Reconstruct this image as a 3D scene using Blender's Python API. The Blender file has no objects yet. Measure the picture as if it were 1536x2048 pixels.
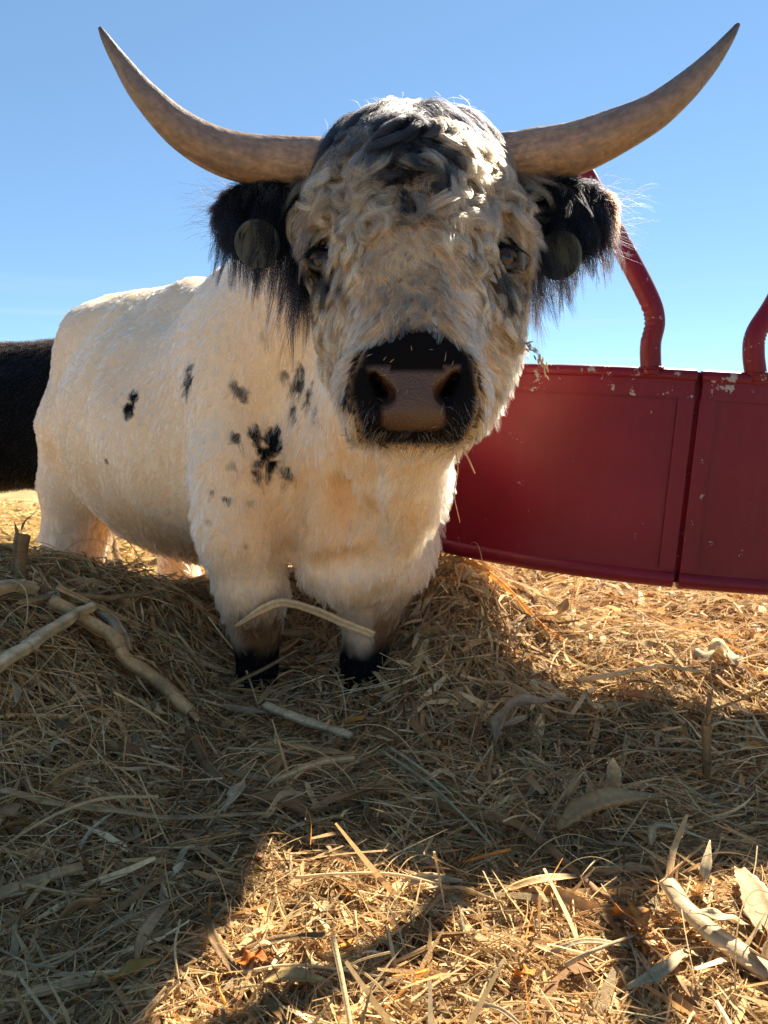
import bpy, bmesh, math, random
import numpy as np
from mathutils import Vector, Matrix
from mathutils.bvhtree import BVHTree
from mathutils.kdtree import KDTree

rng = np.random.default_rng(11)
random.seed(11)
scene = bpy.context.scene
COL = scene.collection
R = math.radians

# ------------------------------------------------------------------ camera
CAM_H, FPX, HORIZON = 0.75, 1479.0, 850.0
PITCH = math.atan((1024.0 - HORIZON) / FPX)
cam_data = bpy.data.cameras.new('camera')
cam = bpy.data.objects.new('camera', cam_data)
COL.objects.link(cam)
cam.location = (0, 0, CAM_H)
cam.rotation_euler = (math.pi / 2 - PITCH, 0, 0)
cam_data.sensor_fit = 'VERTICAL'
cam_data.sensor_height = 36.0
cam_data.sensor_width = 27.0
cam_data.lens = FPX / 2048.0 * 36.0
cam_data.clip_start = 0.02
cam_data.clip_end = 4000
cam_data.dof.use_dof = True
cam_data.dof.focus_distance = 1.22
cam_data.dof.aperture_fstop = 9.0
scene.camera = cam

# ------------------------------------------------------------------ sky and sun
SUN_EL, SUN_AZ = R(39.5), R(33)          # azimuth measured from +Y towards +X
world = bpy.data.worlds.new('World')
scene.world = world
world.use_nodes = True
wn, wl = world.node_tree.nodes, world.node_tree.links
wn.clear()
sky = wn.new('ShaderNodeTexSky')
sky.sky_type = 'NISHITA'
sky.sun_disc = False
sky.sun_elevation = SUN_EL
sky.sun_rotation = SUN_AZ
sky.altitude = 300
sky.air_density = 0.52
sky.dust_density = 0.0
sky.ozone_density = 0.9
# thin streaks of high cloud low over the horizon, all the way round
tc = wn.new('ShaderNodeTexCoord')
mp = wn.new('ShaderNodeMapping'); mp.inputs['Scale'].default_value = (1.6, 1.6, 26.0)
nz = wn.new('ShaderNodeTexNoise'); nz.inputs['Scale'].default_value = 2.3; nz.inputs['Detail'].default_value = 6; nz.inputs['Distortion'].default_value = 0.5
sx = wn.new('ShaderNodeSeparateXYZ')
band = wn.new('ShaderNodeMapRange'); band.inputs['From Min'].default_value = 0.04; band.inputs['From Max'].default_value = 0.20
band.inputs['To Min'].default_value = 1.0; band.inputs['To Max'].default_value = 0.0
rmp = wn.new('ShaderNodeMapRange'); rmp.inputs['From Min'].default_value = 0.5; rmp.inputs['From Max'].default_value = 0.75
mul = wn.new('ShaderNodeMath'); mul.operation = 'MULTIPLY'
mul2 = wn.new('ShaderNodeMath'); mul2.operation = 'MULTIPLY'; mul2.inputs[1].default_value = 0.55
mix = wn.new('ShaderNodeMix'); mix.data_type = 'RGBA'
mix.inputs[7].default_value = (3.3, 3.8, 4.2, 1)
bg = wn.new('ShaderNodeBackground'); bg.inputs['Strength'].default_value = 0.058
wo = wn.new('ShaderNodeOutputWorld')
wl.new(tc.outputs['Generated'], mp.inputs['Vector']); wl.new(mp.outputs[0], nz.inputs['Vector'])
wl.new(tc.outputs['Generated'], sx.inputs[0]); wl.new(sx.outputs['Z'], band.inputs['Value'])
wl.new(nz.outputs[0], rmp.inputs['Value']); wl.new(rmp.outputs[0], mul.inputs[0]); wl.new(band.outputs[0], mul.inputs[1])
wl.new(mul.outputs[0], mul2.inputs[0]); wl.new(mul2.outputs[0], mix.inputs[0])
# the same even compression of the whole sky that the camera's own tone curve gives it
gam = wn.new('ShaderNodeGamma'); gam.inputs['Gamma'].default_value = 0.60
tnt = wn.new('ShaderNodeMix'); tnt.data_type = 'RGBA'; tnt.blend_type = 'MULTIPLY'; tnt.inputs[0].default_value = 1.0; tnt.inputs[7].default_value = (1.03, 1.42, 1.70, 1)
wl.new(sky.outputs[0], gam.inputs[0]); wl.new(gam.outputs[0], tnt.inputs[6])
wl.new(tnt.outputs[2], mix.inputs[6]); wl.new(mix.outputs[2], bg.inputs['Color']); wl.new(bg.outputs[0], wo.inputs[0])

sun_data = bpy.data.lights.new('sun', 'SUN')
sun_data.energy = 5.0
sun_data.angle = R(0.53)
sun_data.color = (1.0, 0.89, 0.72)
sun = bpy.data.objects.new('sun', sun_data)
COL.objects.link(sun)
SUN_DIR = Vector((math.cos(SUN_EL) * math.sin(SUN_AZ), math.cos(SUN_EL) * math.cos(SUN_AZ), math.sin(SUN_EL)))
sun.rotation_euler = SUN_DIR.to_track_quat('Z', 'Y').to_euler()

scene.view_settings.view_transform = 'Standard'
scene.view_settings.look = 'None'
scene.view_settings.exposure = 2.05
scene.view_settings.gamma = 1.0
scene.view_settings.use_curve_mapping = False
scene.render.engine = 'CYCLES'
scene.cycles.use_denoising = True
scene.cycles.denoising_input_passes = 'RGB_ALBEDO_NORMAL'
scene.cycles.denoising_prefilter = 'NONE'
scene.cycles.max_bounces = 12
scene.cycles.diffuse_bounces = 4
scene.cycles.glossy_bounces = 8
scene.cycles.transmission_bounces = 12
scene.cycles.transparent_max_bounces = 12
scene.cycles.sample_clamp_indirect = 20.0
scene.cycles.use_adaptive_sampling = True
scene.cycles.adaptive_threshold = 0.015
scene.cycles_curves.shape = 'RIBBONS'

# ------------------------------------------------------------------ helpers
_s, _c = math.sin(PITCH), math.cos(PITCH)
CAMP = np.array([0, 0, CAM_H])

def ray(u, v):
    x, y = (u - 768.0) / FPX, (1024.0 - v) / FPX
    d = np.array([x, _c + y * _s, -_s + y * _c])
    return d / d[1]

def P(u, v, Y):
    """The point of the place seen at (u, v) of the photograph and Y metres ahead of the photographer."""
    return CAMP + ray(u, v) * Y

def nrm(a):
    return a / np.maximum(np.linalg.norm(a, axis=-1, keepdims=True), 1e-9)

def tag(o, label, cat, group=None, kind=None):
    o['label'] = label
    o['category'] = cat
    if group: o['group'] = group
    if kind: o['kind'] = kind
    return o

def empty(name, loc):
    o = bpy.data.objects.new(name, None)
    COL.objects.link(o)
    o.location = loc
    o.empty_display_size = 0.1
    return o

def link(name, data, parent=None):
    """Data is in world coordinates; a child keeps them under a parent that has only a location."""
    o = bpy.data.objects.new(name, data)
    COL.objects.link(o)
    if parent is not None:
        o.parent = parent
        p = Vector((0, 0, 0)); q = parent
        while q is not None:
            p += q.location; q = q.parent
        o.location = -p
    return o

def mesh_from(name, V, F, mat=None, smooth=True):
    me = bpy.data.meshes.new(name)
    V = np.asarray(V, dtype=np.float32); F = np.asarray(F, dtype=np.int32)
    me.vertices.add(len(V)); me.vertices.foreach_set('co', V.ravel())
    k = F.shape[1]
    me.loops.add(F.size); me.loops.foreach_set('vertex_index', F.ravel())
    me.polygons.add(len(F))
    me.polygons.foreach_set('loop_start', np.arange(0, F.size, k, dtype=np.int32))
    try: me.polygons.foreach_set('loop_total', np.full(len(F), k, dtype=np.int32))
    except Exception: pass
    me.update(calc_edges=True)
    me.validate()
    if smooth: me.polygons.foreach_set('use_smooth', np.ones(len(me.polygons), dtype=bool))
    if mat: me.materials.append(mat)
    return me

def set_col(me, name, C):
    a = me.attributes.new(name, 'FLOAT_COLOR', 'POINT')
    C4 = np.ones((len(C), 4), dtype=np.float32); C4[:, :3] = C
    a.data.foreach_set('color', C4.ravel())

def snoise(p, f, seed=0, oct=3):
    """Cheap smooth 3-D noise in about -1..1 from sums of sines."""
    r = np.random.default_rng(seed)
    out = np.zeros(len(p)); amp = 1.0; tot = 0
    for o in range(oct):
        for k in range(4):
            d = r.normal(size=3); d /= np.linalg.norm(d)
            out += amp * np.sin(p @ (d * f) * 6.283 + r.uniform(0, 6.28) + 1.3 * np.sin(p @ (np.roll(d, 1) * f * 0.7) * 6.283)) / 4
        tot += amp; amp *= 0.55; f *= 2.03
    return out / tot * 1.6

def sstep(a, b, x):
    t = np.clip((x - a) / (b - a), 0, 1)
    return t * t * (3 - 2 * t)

def new_mat(name):
    m = bpy.data.materials.new(name); m.use_nodes = True
    n, l = m.node_tree.nodes, m.node_tree.links
    return m, n, l, n['Principled BSDF']

def tube(pts, rad, seg=12, cap=True, squash=None, twist=0.0):
    """Swept tube through pts with a radius at each; returns verts, faces (quads; caps as fans of quads)."""
    pts = np.asarray(pts, float); n = len(pts)
    T = np.gradient(pts, axis=0); T = nrm(T)
    ref = np.array([0, 0, 1.0]) if abs(T[0][2]) < 0.9 else np.array([1.0, 0, 0])
    V = []
    N = nrm(np.cross(T[0], ref)); 
    for i in range(n):
        N = nrm(N - T[i] * (N @ T[i])); B = np.cross(T[i], N)
        a = np.arange(seg) / seg * 2 * math.pi + twist * i
        rr = rad[i]
        sq = 1.0 if squash is None else squash[i]
        V.append(pts[i] + np.outer(np.cos(a) * rr, N) + np.outer(np.sin(a) * rr * sq, B))
    V = np.concatenate(V)
    F = []
    for i in range(n - 1):
        for j in range(seg):
            k = (j + 1) % seg
            F.append((i * seg + j, i * seg + k, (i + 1) * seg + k, (i + 1) * seg + j))
    if cap:
        c0 = len(V); V = np.vstack([V, pts[0][None], pts[-1][None]])
        for j in range(0, seg, 2):
            k, l = (j + 1) % seg, (j + 2) % seg
            F.append((c0, l, k, j)); b = (n - 1) * seg
            F.append((c0 + 1, b + j, b + k, b + l))
    return V, F

def spline(ctrl, n):
    """Catmull-Rom resample of control rows (any columns)."""
    c = np.asarray(ctrl, float); c = np.vstack([2 * c[0] - c[1], c, 2 * c[-1] - c[-2]])
    m = len(c) - 3; out = []
    for t in np.linspace(0, m - 1e-6, n):
        i = int(t); f = t - i
        p0, p1, p2, p3 = c[i:i + 4]
        out.append(0.5 * (2 * p1 + (p2 - p0) * f + (2 * p0 - 5 * p1 + 4 * p2 - p3) * f * f + (3 * p1 - p0 - 3 * p2 + p3) * f ** 3))
    return np.array(out)
# ------------------------------------------------------------------ ground: one sheet to the horizon, heaped near the bull
def gauss(x, y, cx, cy, sx_, sy_, rot=0.0):
    dx, dy = x - cx, y - cy
    c, s = math.cos(rot), math.sin(rot)
    a, b = dx * c + dy * s, -dx * s + dy * c
    return np.exp(-(a / sx_) ** 2 - (b / sy_) ** 2)

def height(x, y):
    x = np.asarray(x, float); y = np.asarray(y, float)
    h = 0.36 * (1 - sstep(-1.05, -0.34, x)) * np.exp(-((y - 1.92) / np.where(y < 1.92, 0.60, 0.36)) ** 2) * (1 - sstep(1.9, 2.8, -x))
    h += 0.09 * gauss(x, y, -0.62, 2.06, 0.22, 0.20)
    h += 0.10 * gauss(x, y, -0.78, 1.40, 0.28, 0.40)
    h += 0.31 * gauss(x, y, 0.24, 2.22, 0.30, 0.36)
    h += 0.03 * gauss(x, y, 0.30, 1.70, 0.30, 0.20)
    h += 0.12 * sstep(0.35, 0.8, x) * sstep(1.5, 2.0, y) * (1 - sstep(3.5, 4.5, y))
    h += 0.035 * gauss(x, y, -0.20, 1.92, 0.40, 0.22)
    h += 0.20 * gauss(x, y, -0.30, 2.45, 0.34, 0.30)
    h += 0.12 * gauss(x, y, -0.85, 2.45, 0.36, 0.32)
    p = np.stack([x.ravel(), y.ravel(), np.zeros(x.size)], 1)
    n = (snoise(p, 1.1, 3, 2) * 0.012 + snoise(p, 4.0, 4, 2) * 0.008 - 0.012).reshape(x.shape)
    near = 1 - sstep(4.0, 9.0, np.hypot(x, y - 1.5))
    return h + n * near + (1 - near) * snoise(p, 0.05, 9, 2).reshape(x.shape) * 0.05

def on_ground(u, v, up=0.0):
    """Where the sight line through (u, v) meets the heaped ground raised by `up`."""
    d = ray(u, v); Y = np.linspace(0.45, 7.0, 900)
    pts = CAMP + Y[:, None] * d
    g = pts[:, 2] - height(pts[:, 0], pts[:, 1]) - up
    k = np.argmax(g < 0) if (g < 0).any() else len(Y) - 1
    if k > 0 and g[k] < 0:
        t = g[k - 1] / (g[k - 1] - g[k]); return pts[k - 1] * (1 - t) + pts[k] * t
    return pts[k]

def graded(lo, hi, fine_lo, fine_hi, step, grow=1.35):
    a = list(np.arange(fine_lo, fine_hi, step)); s = step
    x = a[-1]
    while x < hi: s *= grow; x += s; a.append(x)
    s = step; x = a[0]
    while x > lo: s *= grow; x -= s; a.insert(0, x)
    return np.array(a)

gx = graded(-1500, 1500, -2.6, 2.6, 0.035); gy = graded(-40, 2500, 0.2, 4.6, 0.035)
GX, GY = np.meshgrid(gx, gy)
GZ = height(GX, GY)
GV = np.stack([GX.ravel(), GY.ravel(), GZ.ravel()], 1)
w_ = len(gx); idx = np.arange(len(GV)).reshape(len(gy), w_)
GF = np.stack([idx[:-1, :-1].ravel(), idx[:-1, 1:].ravel(), idx[1:, 1:].ravel(), idx[1:, :-1].ravel()], 1)

m, n, l, b = new_mat('trampled_straw_soil')
geo = n.new('ShaderNodeNewGeometry')
n1 = n.new('ShaderNodeTexNoise'); n1.inputs['Scale'].default_value = 3.0; n1.inputs['Detail'].default_value = 8
mpg = n.new('ShaderNodeMapping'); mpg.inputs['Scale'].default_value = (14, 60, 14); mpg.inputs['Rotation'].default_value = (0, 0, 0.5)
n2 = n.new('ShaderNodeTexNoise'); n2.inputs['Scale'].default_value = 3.0; n2.inputs['Detail'].default_value = 6; n2.inputs['Distortion'].default_value = 1.2
cr = n.new('ShaderNodeValToRGB')
cr.color_ramp.elements[0].position = 0.32; cr.color_ramp.elements[0].color = (0.20, 0.135, 0.060, 1)
cr.color_ramp.elements[1].position = 0.7; cr.color_ramp.elements[1].color = (0.58, 0.43, 0.21, 1)
mx = n.new('ShaderNodeMix'); mx.data_type = 'FLOAT'; mx.inputs[0].default_value = 0.55
bp = n.new('ShaderNodeBump'); bp.inputs['Strength'].default_value = 0.8; bp.inputs['Distance'].default_value = 0.02
l.new(geo.outputs['Position'], n1.inputs['Vector']); l.new(geo.outputs['Position'], mpg.inputs['Vector']); l.new(mpg.outputs[0], n2.inputs['Vector'])
l.new(n1.outputs[0], mx.inputs[2]); l.new(n2.outputs[0], mx.inputs[3]); l.new(mx.outputs[0], cr.inputs[0])
l.new(cr.outputs[0], b.inputs['Base Color']); l.new(n2.outputs[0], bp.inputs['Height']); l.new(bp.outputs[0], b.inputs['Normal'])
b.inputs['Roughness'].default_value = 0.95; b.inputs['Specular IOR Level'].default_value = 0.1
ground = link('ground', mesh_from('ground', GV, GF, m))
ground['kind'] = 'structure'; ground['label'] = 'straw covered feedlot ground under the bull'; ground['category'] = 'ground'
# ------------------------------------------------------------------ bodies: signed distance fields meshed into one continuous skin
class Field:
    def __init__(s, lo, hi, res):
        s.lo = np.array(lo, np.float32); s.res = res
        s.n = np.ceil((np.array(hi) - s.lo) / res).astype(int) + 1
        s.a = np.full(s.n, 0.5, np.float32)
    def sub(s, lo, hi):
        i0 = np.clip(np.floor((np.array(lo) - s.lo) / s.res).astype(int), 0, s.n - 1)
        i1 = np.clip(np.ceil((np.array(hi) - s.lo) / s.res).astype(int) + 1, 1, s.n)
        g = [s.lo[k] + np.arange(i0[k], i1[k], dtype=np.float32) * s.res for k in range(3)]
        sl = tuple(slice(i0[k], i1[k]) for k in range(3))
        return sl, g[0][:, None, None], g[1][None, :, None], g[2][None, None, :]
    def blend(s, sl, d, k, cut=False):
        a = s.a[sl]
        if cut:
            d = -d; h = np.maximum(k - np.abs(a - d), 0) / k
            s.a[sl] = np.maximum(a, d) + h * h * k * 0.25
        else:
            h = np.maximum(k - np.abs(a - d), 0) / k
            s.a[sl] = np.minimum(a, d) - h * h * k * 0.25
    def ell(s, c, r, axes=None, k=0.06, cut=False):
        c = np.array(c, np.float32); r = np.array(r, np.float32)
        A = np.eye(3, dtype=np.float32) if axes is None else np.array(axes, np.float32)
        ext = np.sqrt(((A * r[:, None]) ** 2).sum(0)) + k + 3 * s.res
        sl, x, y, z = s.sub(c - ext, c + ext)
        x, y, z = x - c[0], y - c[1], z - c[2]
        q = [(x * A[i, 0] + y * A[i, 1] + z * A[i, 2]) for i in range(3)]
        k0 = np.sqrt((q[0] / r[0]) ** 2 + (q[1] / r[1]) ** 2 + (q[2] / r[2]) ** 2)
        k1 = np.sqrt((q[0] / r[0] ** 2) ** 2 + (q[1] / r[1] ** 2) ** 2 + (q[2] / r[2] ** 2) ** 2)
        s.blend(sl, k0 * (k0 - 1) / np.maximum(k1, 1e-5), k, cut)
    def cone(s, p, q, rp, rq, k=0.06, cut=False):
        p = np.array(p, np.float32); q = np.array(q, np.float32)
        e = max(rp, rq) + k + 3 * s.res
        sl, x, y, z = s.sub(np.minimum(p, q) - e, np.maximum(p, q) + e)
        v = q - p; L = float(v @ v)
        t = np.clip(((x - p[0]) * v[0] + (y - p[1]) * v[1] + (z - p[2]) * v[2]) / L, 0, 1)
        d = np.sqrt((x - p[0] - t * v[0]) ** 2 + (y - p[1] - t * v[1]) ** 2 + (z - p[2] - t * v[2]) ** 2)
        s.blend(sl, d - (rp + (rq - rp) * t), k, cut)
    def chain(s, rows, k=0.06):
        for a, b in zip(rows[:-1], rows[1:]):
            s.cone(a[0], b[0], a[1], b[1], k)
    def mesh(s):
        """Naive surface nets."""
        a = s.a; ins = a < 0
        c = ins[:-1, :-1, :-1].astype(np.int8)
        tot = np.zeros(c.shape, np.int8)
        for i in (0, 1):
            for j in (0, 1):
                for k in (0, 1):
                    tot += ins[i:i + c.shape[0], j:j + c.shape[1], k:k + c.shape[2]]
        act = (tot > 0) & (tot < 8)
        ijk = np.argwhere(act); ids = np.full(act.shape, -1, np.int32); ids[act] = np.arange(len(ijk))
        acc = np.zeros((len(ijk), 3)); cnt = np.zeros(len(ijk))
        cor = [(i, j, k) for i in (0, 1) for j in (0, 1) for k in (0, 1)]
        val = {o: a[ijk[:, 0] + o[0], ijk[:, 1] + o[1], ijk[:, 2] + o[2]] for o in cor}
        for o in cor:
            for ax in range(3):
                if o[ax]: continue
                o2 = list(o); o2[ax] = 1; o2 = tuple(o2)
                va, vb = val[o], val[o2]; mcr = (va < 0) != (vb < 0)
                t = np.where(mcr, va / np.where(mcr, va - vb, 1), 0)
                pt = np.tile(np.array(o, float), (len(ijk), 1)); pt[:, ax] += t
                acc[mcr] += pt[mcr]; cnt += mcr
        V = s.lo + (ijk + acc / cnt[:, None]) * s.res
        F = []
        for ax in range(3):
            sl0 = [slice(None)] * 3; sl1 = [slice(None)] * 3
            sl0[ax] = slice(0, -1); sl1[ax] = slice(1, None)
            e = np.argwhere(ins[tuple(sl0)] != ins[tuple(sl1)])
            b1, b2 = (ax + 1) % 3, (ax + 2) % 3
            ok = (e[:, b1] > 0) & (e[:, b2] > 0) & (e[:, b1] < act.shape[b1]) & (e[:, b2] < act.shape[b2])
            e = e[ok]
            def cell(d1, d2):
                q = e.copy(); q[:, b1] += d1; q[:, b2] += d2
                return ids[q[:, 0], q[:, 1], q[:, 2]]
            quad = np.stack([cell(-1, -1), cell(0, -1), cell(0, 0), cell(-1, 0)], 1)
            flip = ~ins[e[:, 0], e[:, 1], e[:, 2]]
            quad[flip] = quad[flip][:, ::-1]
            F.append(quad)
        F = np.concatenate(F); F = F[(F >= 0).all(1)]
        return V, F

def relax(V, F, it=2, lam=0.5):
    V = V.copy()
    e = np.concatenate([F[:, [0, 1]], F[:, [1, 2]], F[:, [2, 3]], F[:, [3, 0]]])
    for _ in range(it):
        acc = np.zeros_like(V); c = np.zeros(len(V))
        for i in range(3):
            acc[:, i] = np.bincount(e[:, 0], V[e[:, 1], i], len(V)) + np.bincount(e[:, 1], V[e[:, 0], i], len(V))
        c = np.bincount(e[:, 0], minlength=len(V)) + np.bincount(e[:, 1], minlength=len(V))
        V += lam * (acc / c[:, None] - V)
    return V
# ------------------------------------------------------------------ the bull
bull = empty('bull', (-0.25, 1.95, 0.04))
tag(bull, 'shaggy white bull with black speckles, wide horns and black muzzle facing the camera', 'bull')
W = np.array([-0.24, 2.0, 0.0]); ER = nrm(np.array([-0.62, 0.785, 0.0])); ES = np.array([-ER[1], ER[0], 0.0])
TR = np.array([ER, ES, [0, 0, 1.0]])
def B(r, s, z): return W + ER * r + ES * s + np.array([0, 0, z])

f = Field((-1.75, 0.95, -0.08), (0.72, 3.65, 1.50), 0.0075)
# trunk
f.ell(B(0.68, 0.00, 0.725), (0.70, 0.385, 0.42), TR, 0.10)
f.ell(B(0.12, 0.00, 0.78), (0.36, 0.28, 0.40), TR, 0.10)
f.ell(B(1.20, 0.00, 0.885), (0.36, 0.30, 0.34), TR, 0.10)
f.cone(B(-0.05, 0, 1.035), B(0.55, 0, 1.055), 0.12, 0.12, 0.10)
f.cone(B(0.55, 0, 1.06), B(1.30, 0, 1.11), 0.13, 0.13, 0.10)
f.ell(B(0.86, 0, 1.02), (0.30, 0.22, 0.17), TR, 0.10)
f.ell(B(1.10, 0.185, 1.045), (0.14, 0.08, 0.10), TR, 0.14)     # hip bones
f.ell(B(1.10, -0.185, 1.045), (0.14, 0.08, 0.10), TR, 0.14)
# chest, shoulders, neck
f.ell(P(685, 965, 1.90), (0.175, 0.24, 0.28), None, 0.05)
f.ell(P(500, 860, 1.90), (0.145, 0.20, 0.29), None, 0.045)
f.cone(B(0.02, 0, 0.925), (0.04, 1.62, 1.09), 0.255, 0.19, 0.12)
f.cone(P(730, 900, 1.78), P(830, 720, 1.50), 0.19, 0.15, 0.10)
f.ell(P(690, 1060, 1.76), (0.13, 0.13, 0.16), None, 0.08)    # brisket
f.ell(P(712, 1150, 1.78), (0.070, 0.09, 0.07), None, 0.06)
f.chain([(P(835, 850, 1.36), 0.075), (P(806, 980, 1.55), 0.066), (P(770, 1110, 1.68), 0.062)], 0.08)  # dewlap
f.ell(P(788, 1010, 1.82), (0.080, 0.13, 0.17), None, 0.06)   # near arm on the right
# forelegs
f.chain([(P(480, 930, 1.78), 0.118), (P(484, 1050, 1.77), 0.108), (P(500, 1175, 1.81), 0.080), (P(512, 1265, 1.90), 0.060), (P(515, 1330, 1.90), 0.048), (P(512, 1390, 1.88), 0.056)], 0.035)
f.chain([(P(790, 990, 1.86), 0.12), (P(775, 1105, 1.85), 0.095), (P(738, 1215, 1.88), 0.062), (P(728, 1310, 1.90), 0.050), (P(724, 1385, 1.88), 0.058)], 0.06)
# hind legs, tail
hl = B(1.18, 0.18, 0.62); 
f.chain([(B(1.20, 0.17, 0.72), 0.20), (B(1.22, 0.21, 0.50), 0.13), (B(1.27, 0.23, 0.32), 0.10), (B(1.25, 0.23, 0.12), 0.08), (B(1.22, 0.23, 0.03), 0.075)], 0.08)
f.chain([(B(1.20, -0.17, 0.72), 0.20), (B(1.16, -0.18, 0.50), 0.13), (B(1.28, -0.18, 0.32), 0.085), (B(1.24, -0.18, 0.12), 0.065), (B(1.2, -0.18, 0.03), 0.07)], 0.08)
f.chain([(B(1.52, 0, 1.10), 0.06), (B(1.62, 0, 0.95), 0.04), (B(1.63, 0, 0.55), 0.03), (B(1.62, 0, 0.35), 0.05)], 0.05)
f.ell(B(0.62, 0.0, 0.38), (0.16, 0.07, 0.07), TR, 0.08)      # sheath
# head
HF = nrm(P(828, 790, 1.10) - P(822, 300, 1.42)); HX = np.array([1.0, 0, 0]); HX = nrm(HX - HF * (HX @ HF)); HN = np.cross(HX, HF)
if HN[1] > 0: HN = -HN
HA = np.array([HX, HF, HN])
f.ell(P(822, 425, 1.50), (0.176, 0.17, 0.15), HA, 0.07)
f.ell(P(822, 362, 1.52), (0.160, 0.080, 0.11), HA, 0.07)
f.cone(P(825, 440, 1.42), P(828, 700, 1.20), 0.145, 0.098, 0.07)
for u in (700, 955):
    uc = u + 22 if u < 828 else u
    f.ell(P(uc, 640, 1.42), (0.068, 0.15, 0.12), HA, 0.07)    # cheek
    f.ell(P(828 + (uc - 828) * 0.82, 755, 1.36), (0.055, 0.10, 0.08), HA, 0.07)
    f.ell(P(828 + (u - 828) * 1.28, 470, 1.40), (0.05, 0.06, 0.05), HA, 0.06)  # brow over the eye
f.ell(P(828, 765, 1.175), (0.084, 0.088, 0.082), HA, 0.04)   # muzzle
f.ell(P(828, 738, 1.150), (0.066, 0.050, 0.050), HA, 0.03)
for u in (735, 921):
    f.ell(P(u, 815, 1.145), (0.036, 0.050, 0.060), HA, 0.03) # upper lip
    f.ell(P(u, 760, 1.14), (0.030, 0.040, 0.046), HA, 0.03)  # nostril wing
f.ell(P(828, 815, 1.125), (0.056, 0.045, 0.040), HA, 0.03)
f.ell(P(832, 858, 1.165), (0.062, 0.045, 0.026), None, 0.012) # chin
f.ell(P(832, 866, 1.25), (0.062, 0.09, 0.030), None, 0.05)
def on_skin(u, v, push=0.0):
    """First point of the growing field met along the sight line through (u, v)."""
    Y = np.arange(0.95, 2.6, 0.002); p = CAMP + Y[:, None] * ray(u, v)
    i = np.clip(((p - f.lo) / f.res).round().astype(int), 0, f.n - 1)
    k = np.argmax(f.a[i[:, 0], i[:, 1], i[:, 2]] < 0)
    return CAMP + (Y[k] + push) * ray(u, v)
NOSTRIL = []
for sg in (-1, 1):                                           # nostrils: a slit down the wing that opens into a hole
    c = 829
    q = [on_skin(c + sg * 86, 744, 0.003), on_skin(c + sg * 79, 758, 0.005), on_skin(c + sg * 68, 774, 0.007), on_skin(c + sg * 58, 790, 0.008), on_skin(c + sg * 66, 797, 0.006)]
    for i_, (ra_, rb_) in enumerate(((0.004, 0.0065), (0.0065, 0.0095), (0.0100, 0.0140), (0.0140, 0.007))):
        f.cone(q[i_], q[i_ + 1], ra_, rb_, 0.005, True)
    for i_, dp in ((1, 0.018), (2, 0.035), (3, 0.045)):
        NOSTRIL.append(q[i_] + np.array([sg * 0.006, dp * 0.55, 0.004])); NOSTRIL.append(q[i_] + np.array([sg * 0.010, dp, 0.006]))
        f.cone(q[i_], q[i_] + np.array([sg * 0.010, dp, 0.006]), 0.0085, 0.007, 0.005, True)
mq = [on_skin(u, v, 0.002) for u, v in ((722, 868), (760, 872), (800, 866), (830, 863), (860, 866), (900, 872), (938, 866))]
for a_, b_ in zip(mq[:-1], mq[1:]): f.cone(a_, b_, 0.004, 0.004, 0.006, True)   # mouth line
for rows_, rad_ in (((742, 915), (733, 975), (738, 1040), (752, 1095)), 0.020), (((590, 985), (582, 1050), (578, 1120), (585, 1165)), 0.020), (((690, 985), (700, 1030)), 0.022), (((640, 1135), (700, 1130), (745, 1120)), 0.014):
    cq = [on_skin(u_, v_, 0.0) for u_, v_ in rows_]
    for a_, b_ in zip(cq[:-1], cq[1:]): f.cone(a_, b_, rad_, rad_, 0.045, True)   # folds of the dewlap and brisket
EYES = [on_skin(648, 521, 0.010), on_skin(1006, 517, 0.010)]
for e_ in EYES:                                              # eye sockets
    f.ell(e_ + np.array([0, -0.012, 0]), (0.027, 0.024, 0.025), None, 0.010, True)
# ears: broad leaves held out sideways under the horns
f.cone(P(600, 425, 1.50), P(550, 425, 1.49), 0.045, 0.05, 0.04)
f.ell(P(518, 432, 1.48), (0.088, 0.030, 0.062), None, 0.03)
f.cone(P(1045, 425, 1.50), P(1095, 425, 1.49), 0.045, 0.05, 0.04)
f.ell(P(1142, 430, 1.48), (0.088, 0.030, 0.064), None, 0.03)

BV, BF = f.mesh(); BV = relax(BV, BF, 2, 0.4)
# ribs, folds and lumps under the hide of the trunk
_q = np.stack([(BV - W) @ ER * 1.0, (BV - W) @ ES * 0.25, BV[:, 2] * 0.22 + (BV - W) @ ER * 0.25], 1)
_tn = nrm(BV - (W + ER * np.clip((BV - W) @ ER, 0.1, 1.2)[:, None] + np.array([0, 0, 0.8])))
_am = sstep(1.9, 2.1, BV[:, 1]) * sstep(0.40, 0.55, BV[:, 2])
BV = BV + _tn * (_am * (0.013 * snoise(_q, 3.2, 51, 2) + 0.006 * snoise(BV, 3.5, 52, 2)))[:, None]
del f
body_me = mesh_from('body', BV, BF)
BV = np.empty(len(body_me.vertices) * 3, np.float32); body_me.vertices.foreach_get('co', BV); BV = BV.reshape(-1, 3).astype(float)
BN = np.empty(len(body_me.vertices) * 3, np.float32); body_me.vertices.foreach_get('normal', BN); BN = BN.reshape(-1, 3).astype(float)
bvh = BVHTree.FromPolygons(BV.tolist(), BF.tolist())
def hit(u, v):
    d = Vector(ray(u, v)).normalized()
    loc, nn, _, _ = bvh.ray_cast(Vector(CAMP), d)
    return None if loc is None else (np.array(loc), np.array(nn))
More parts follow.
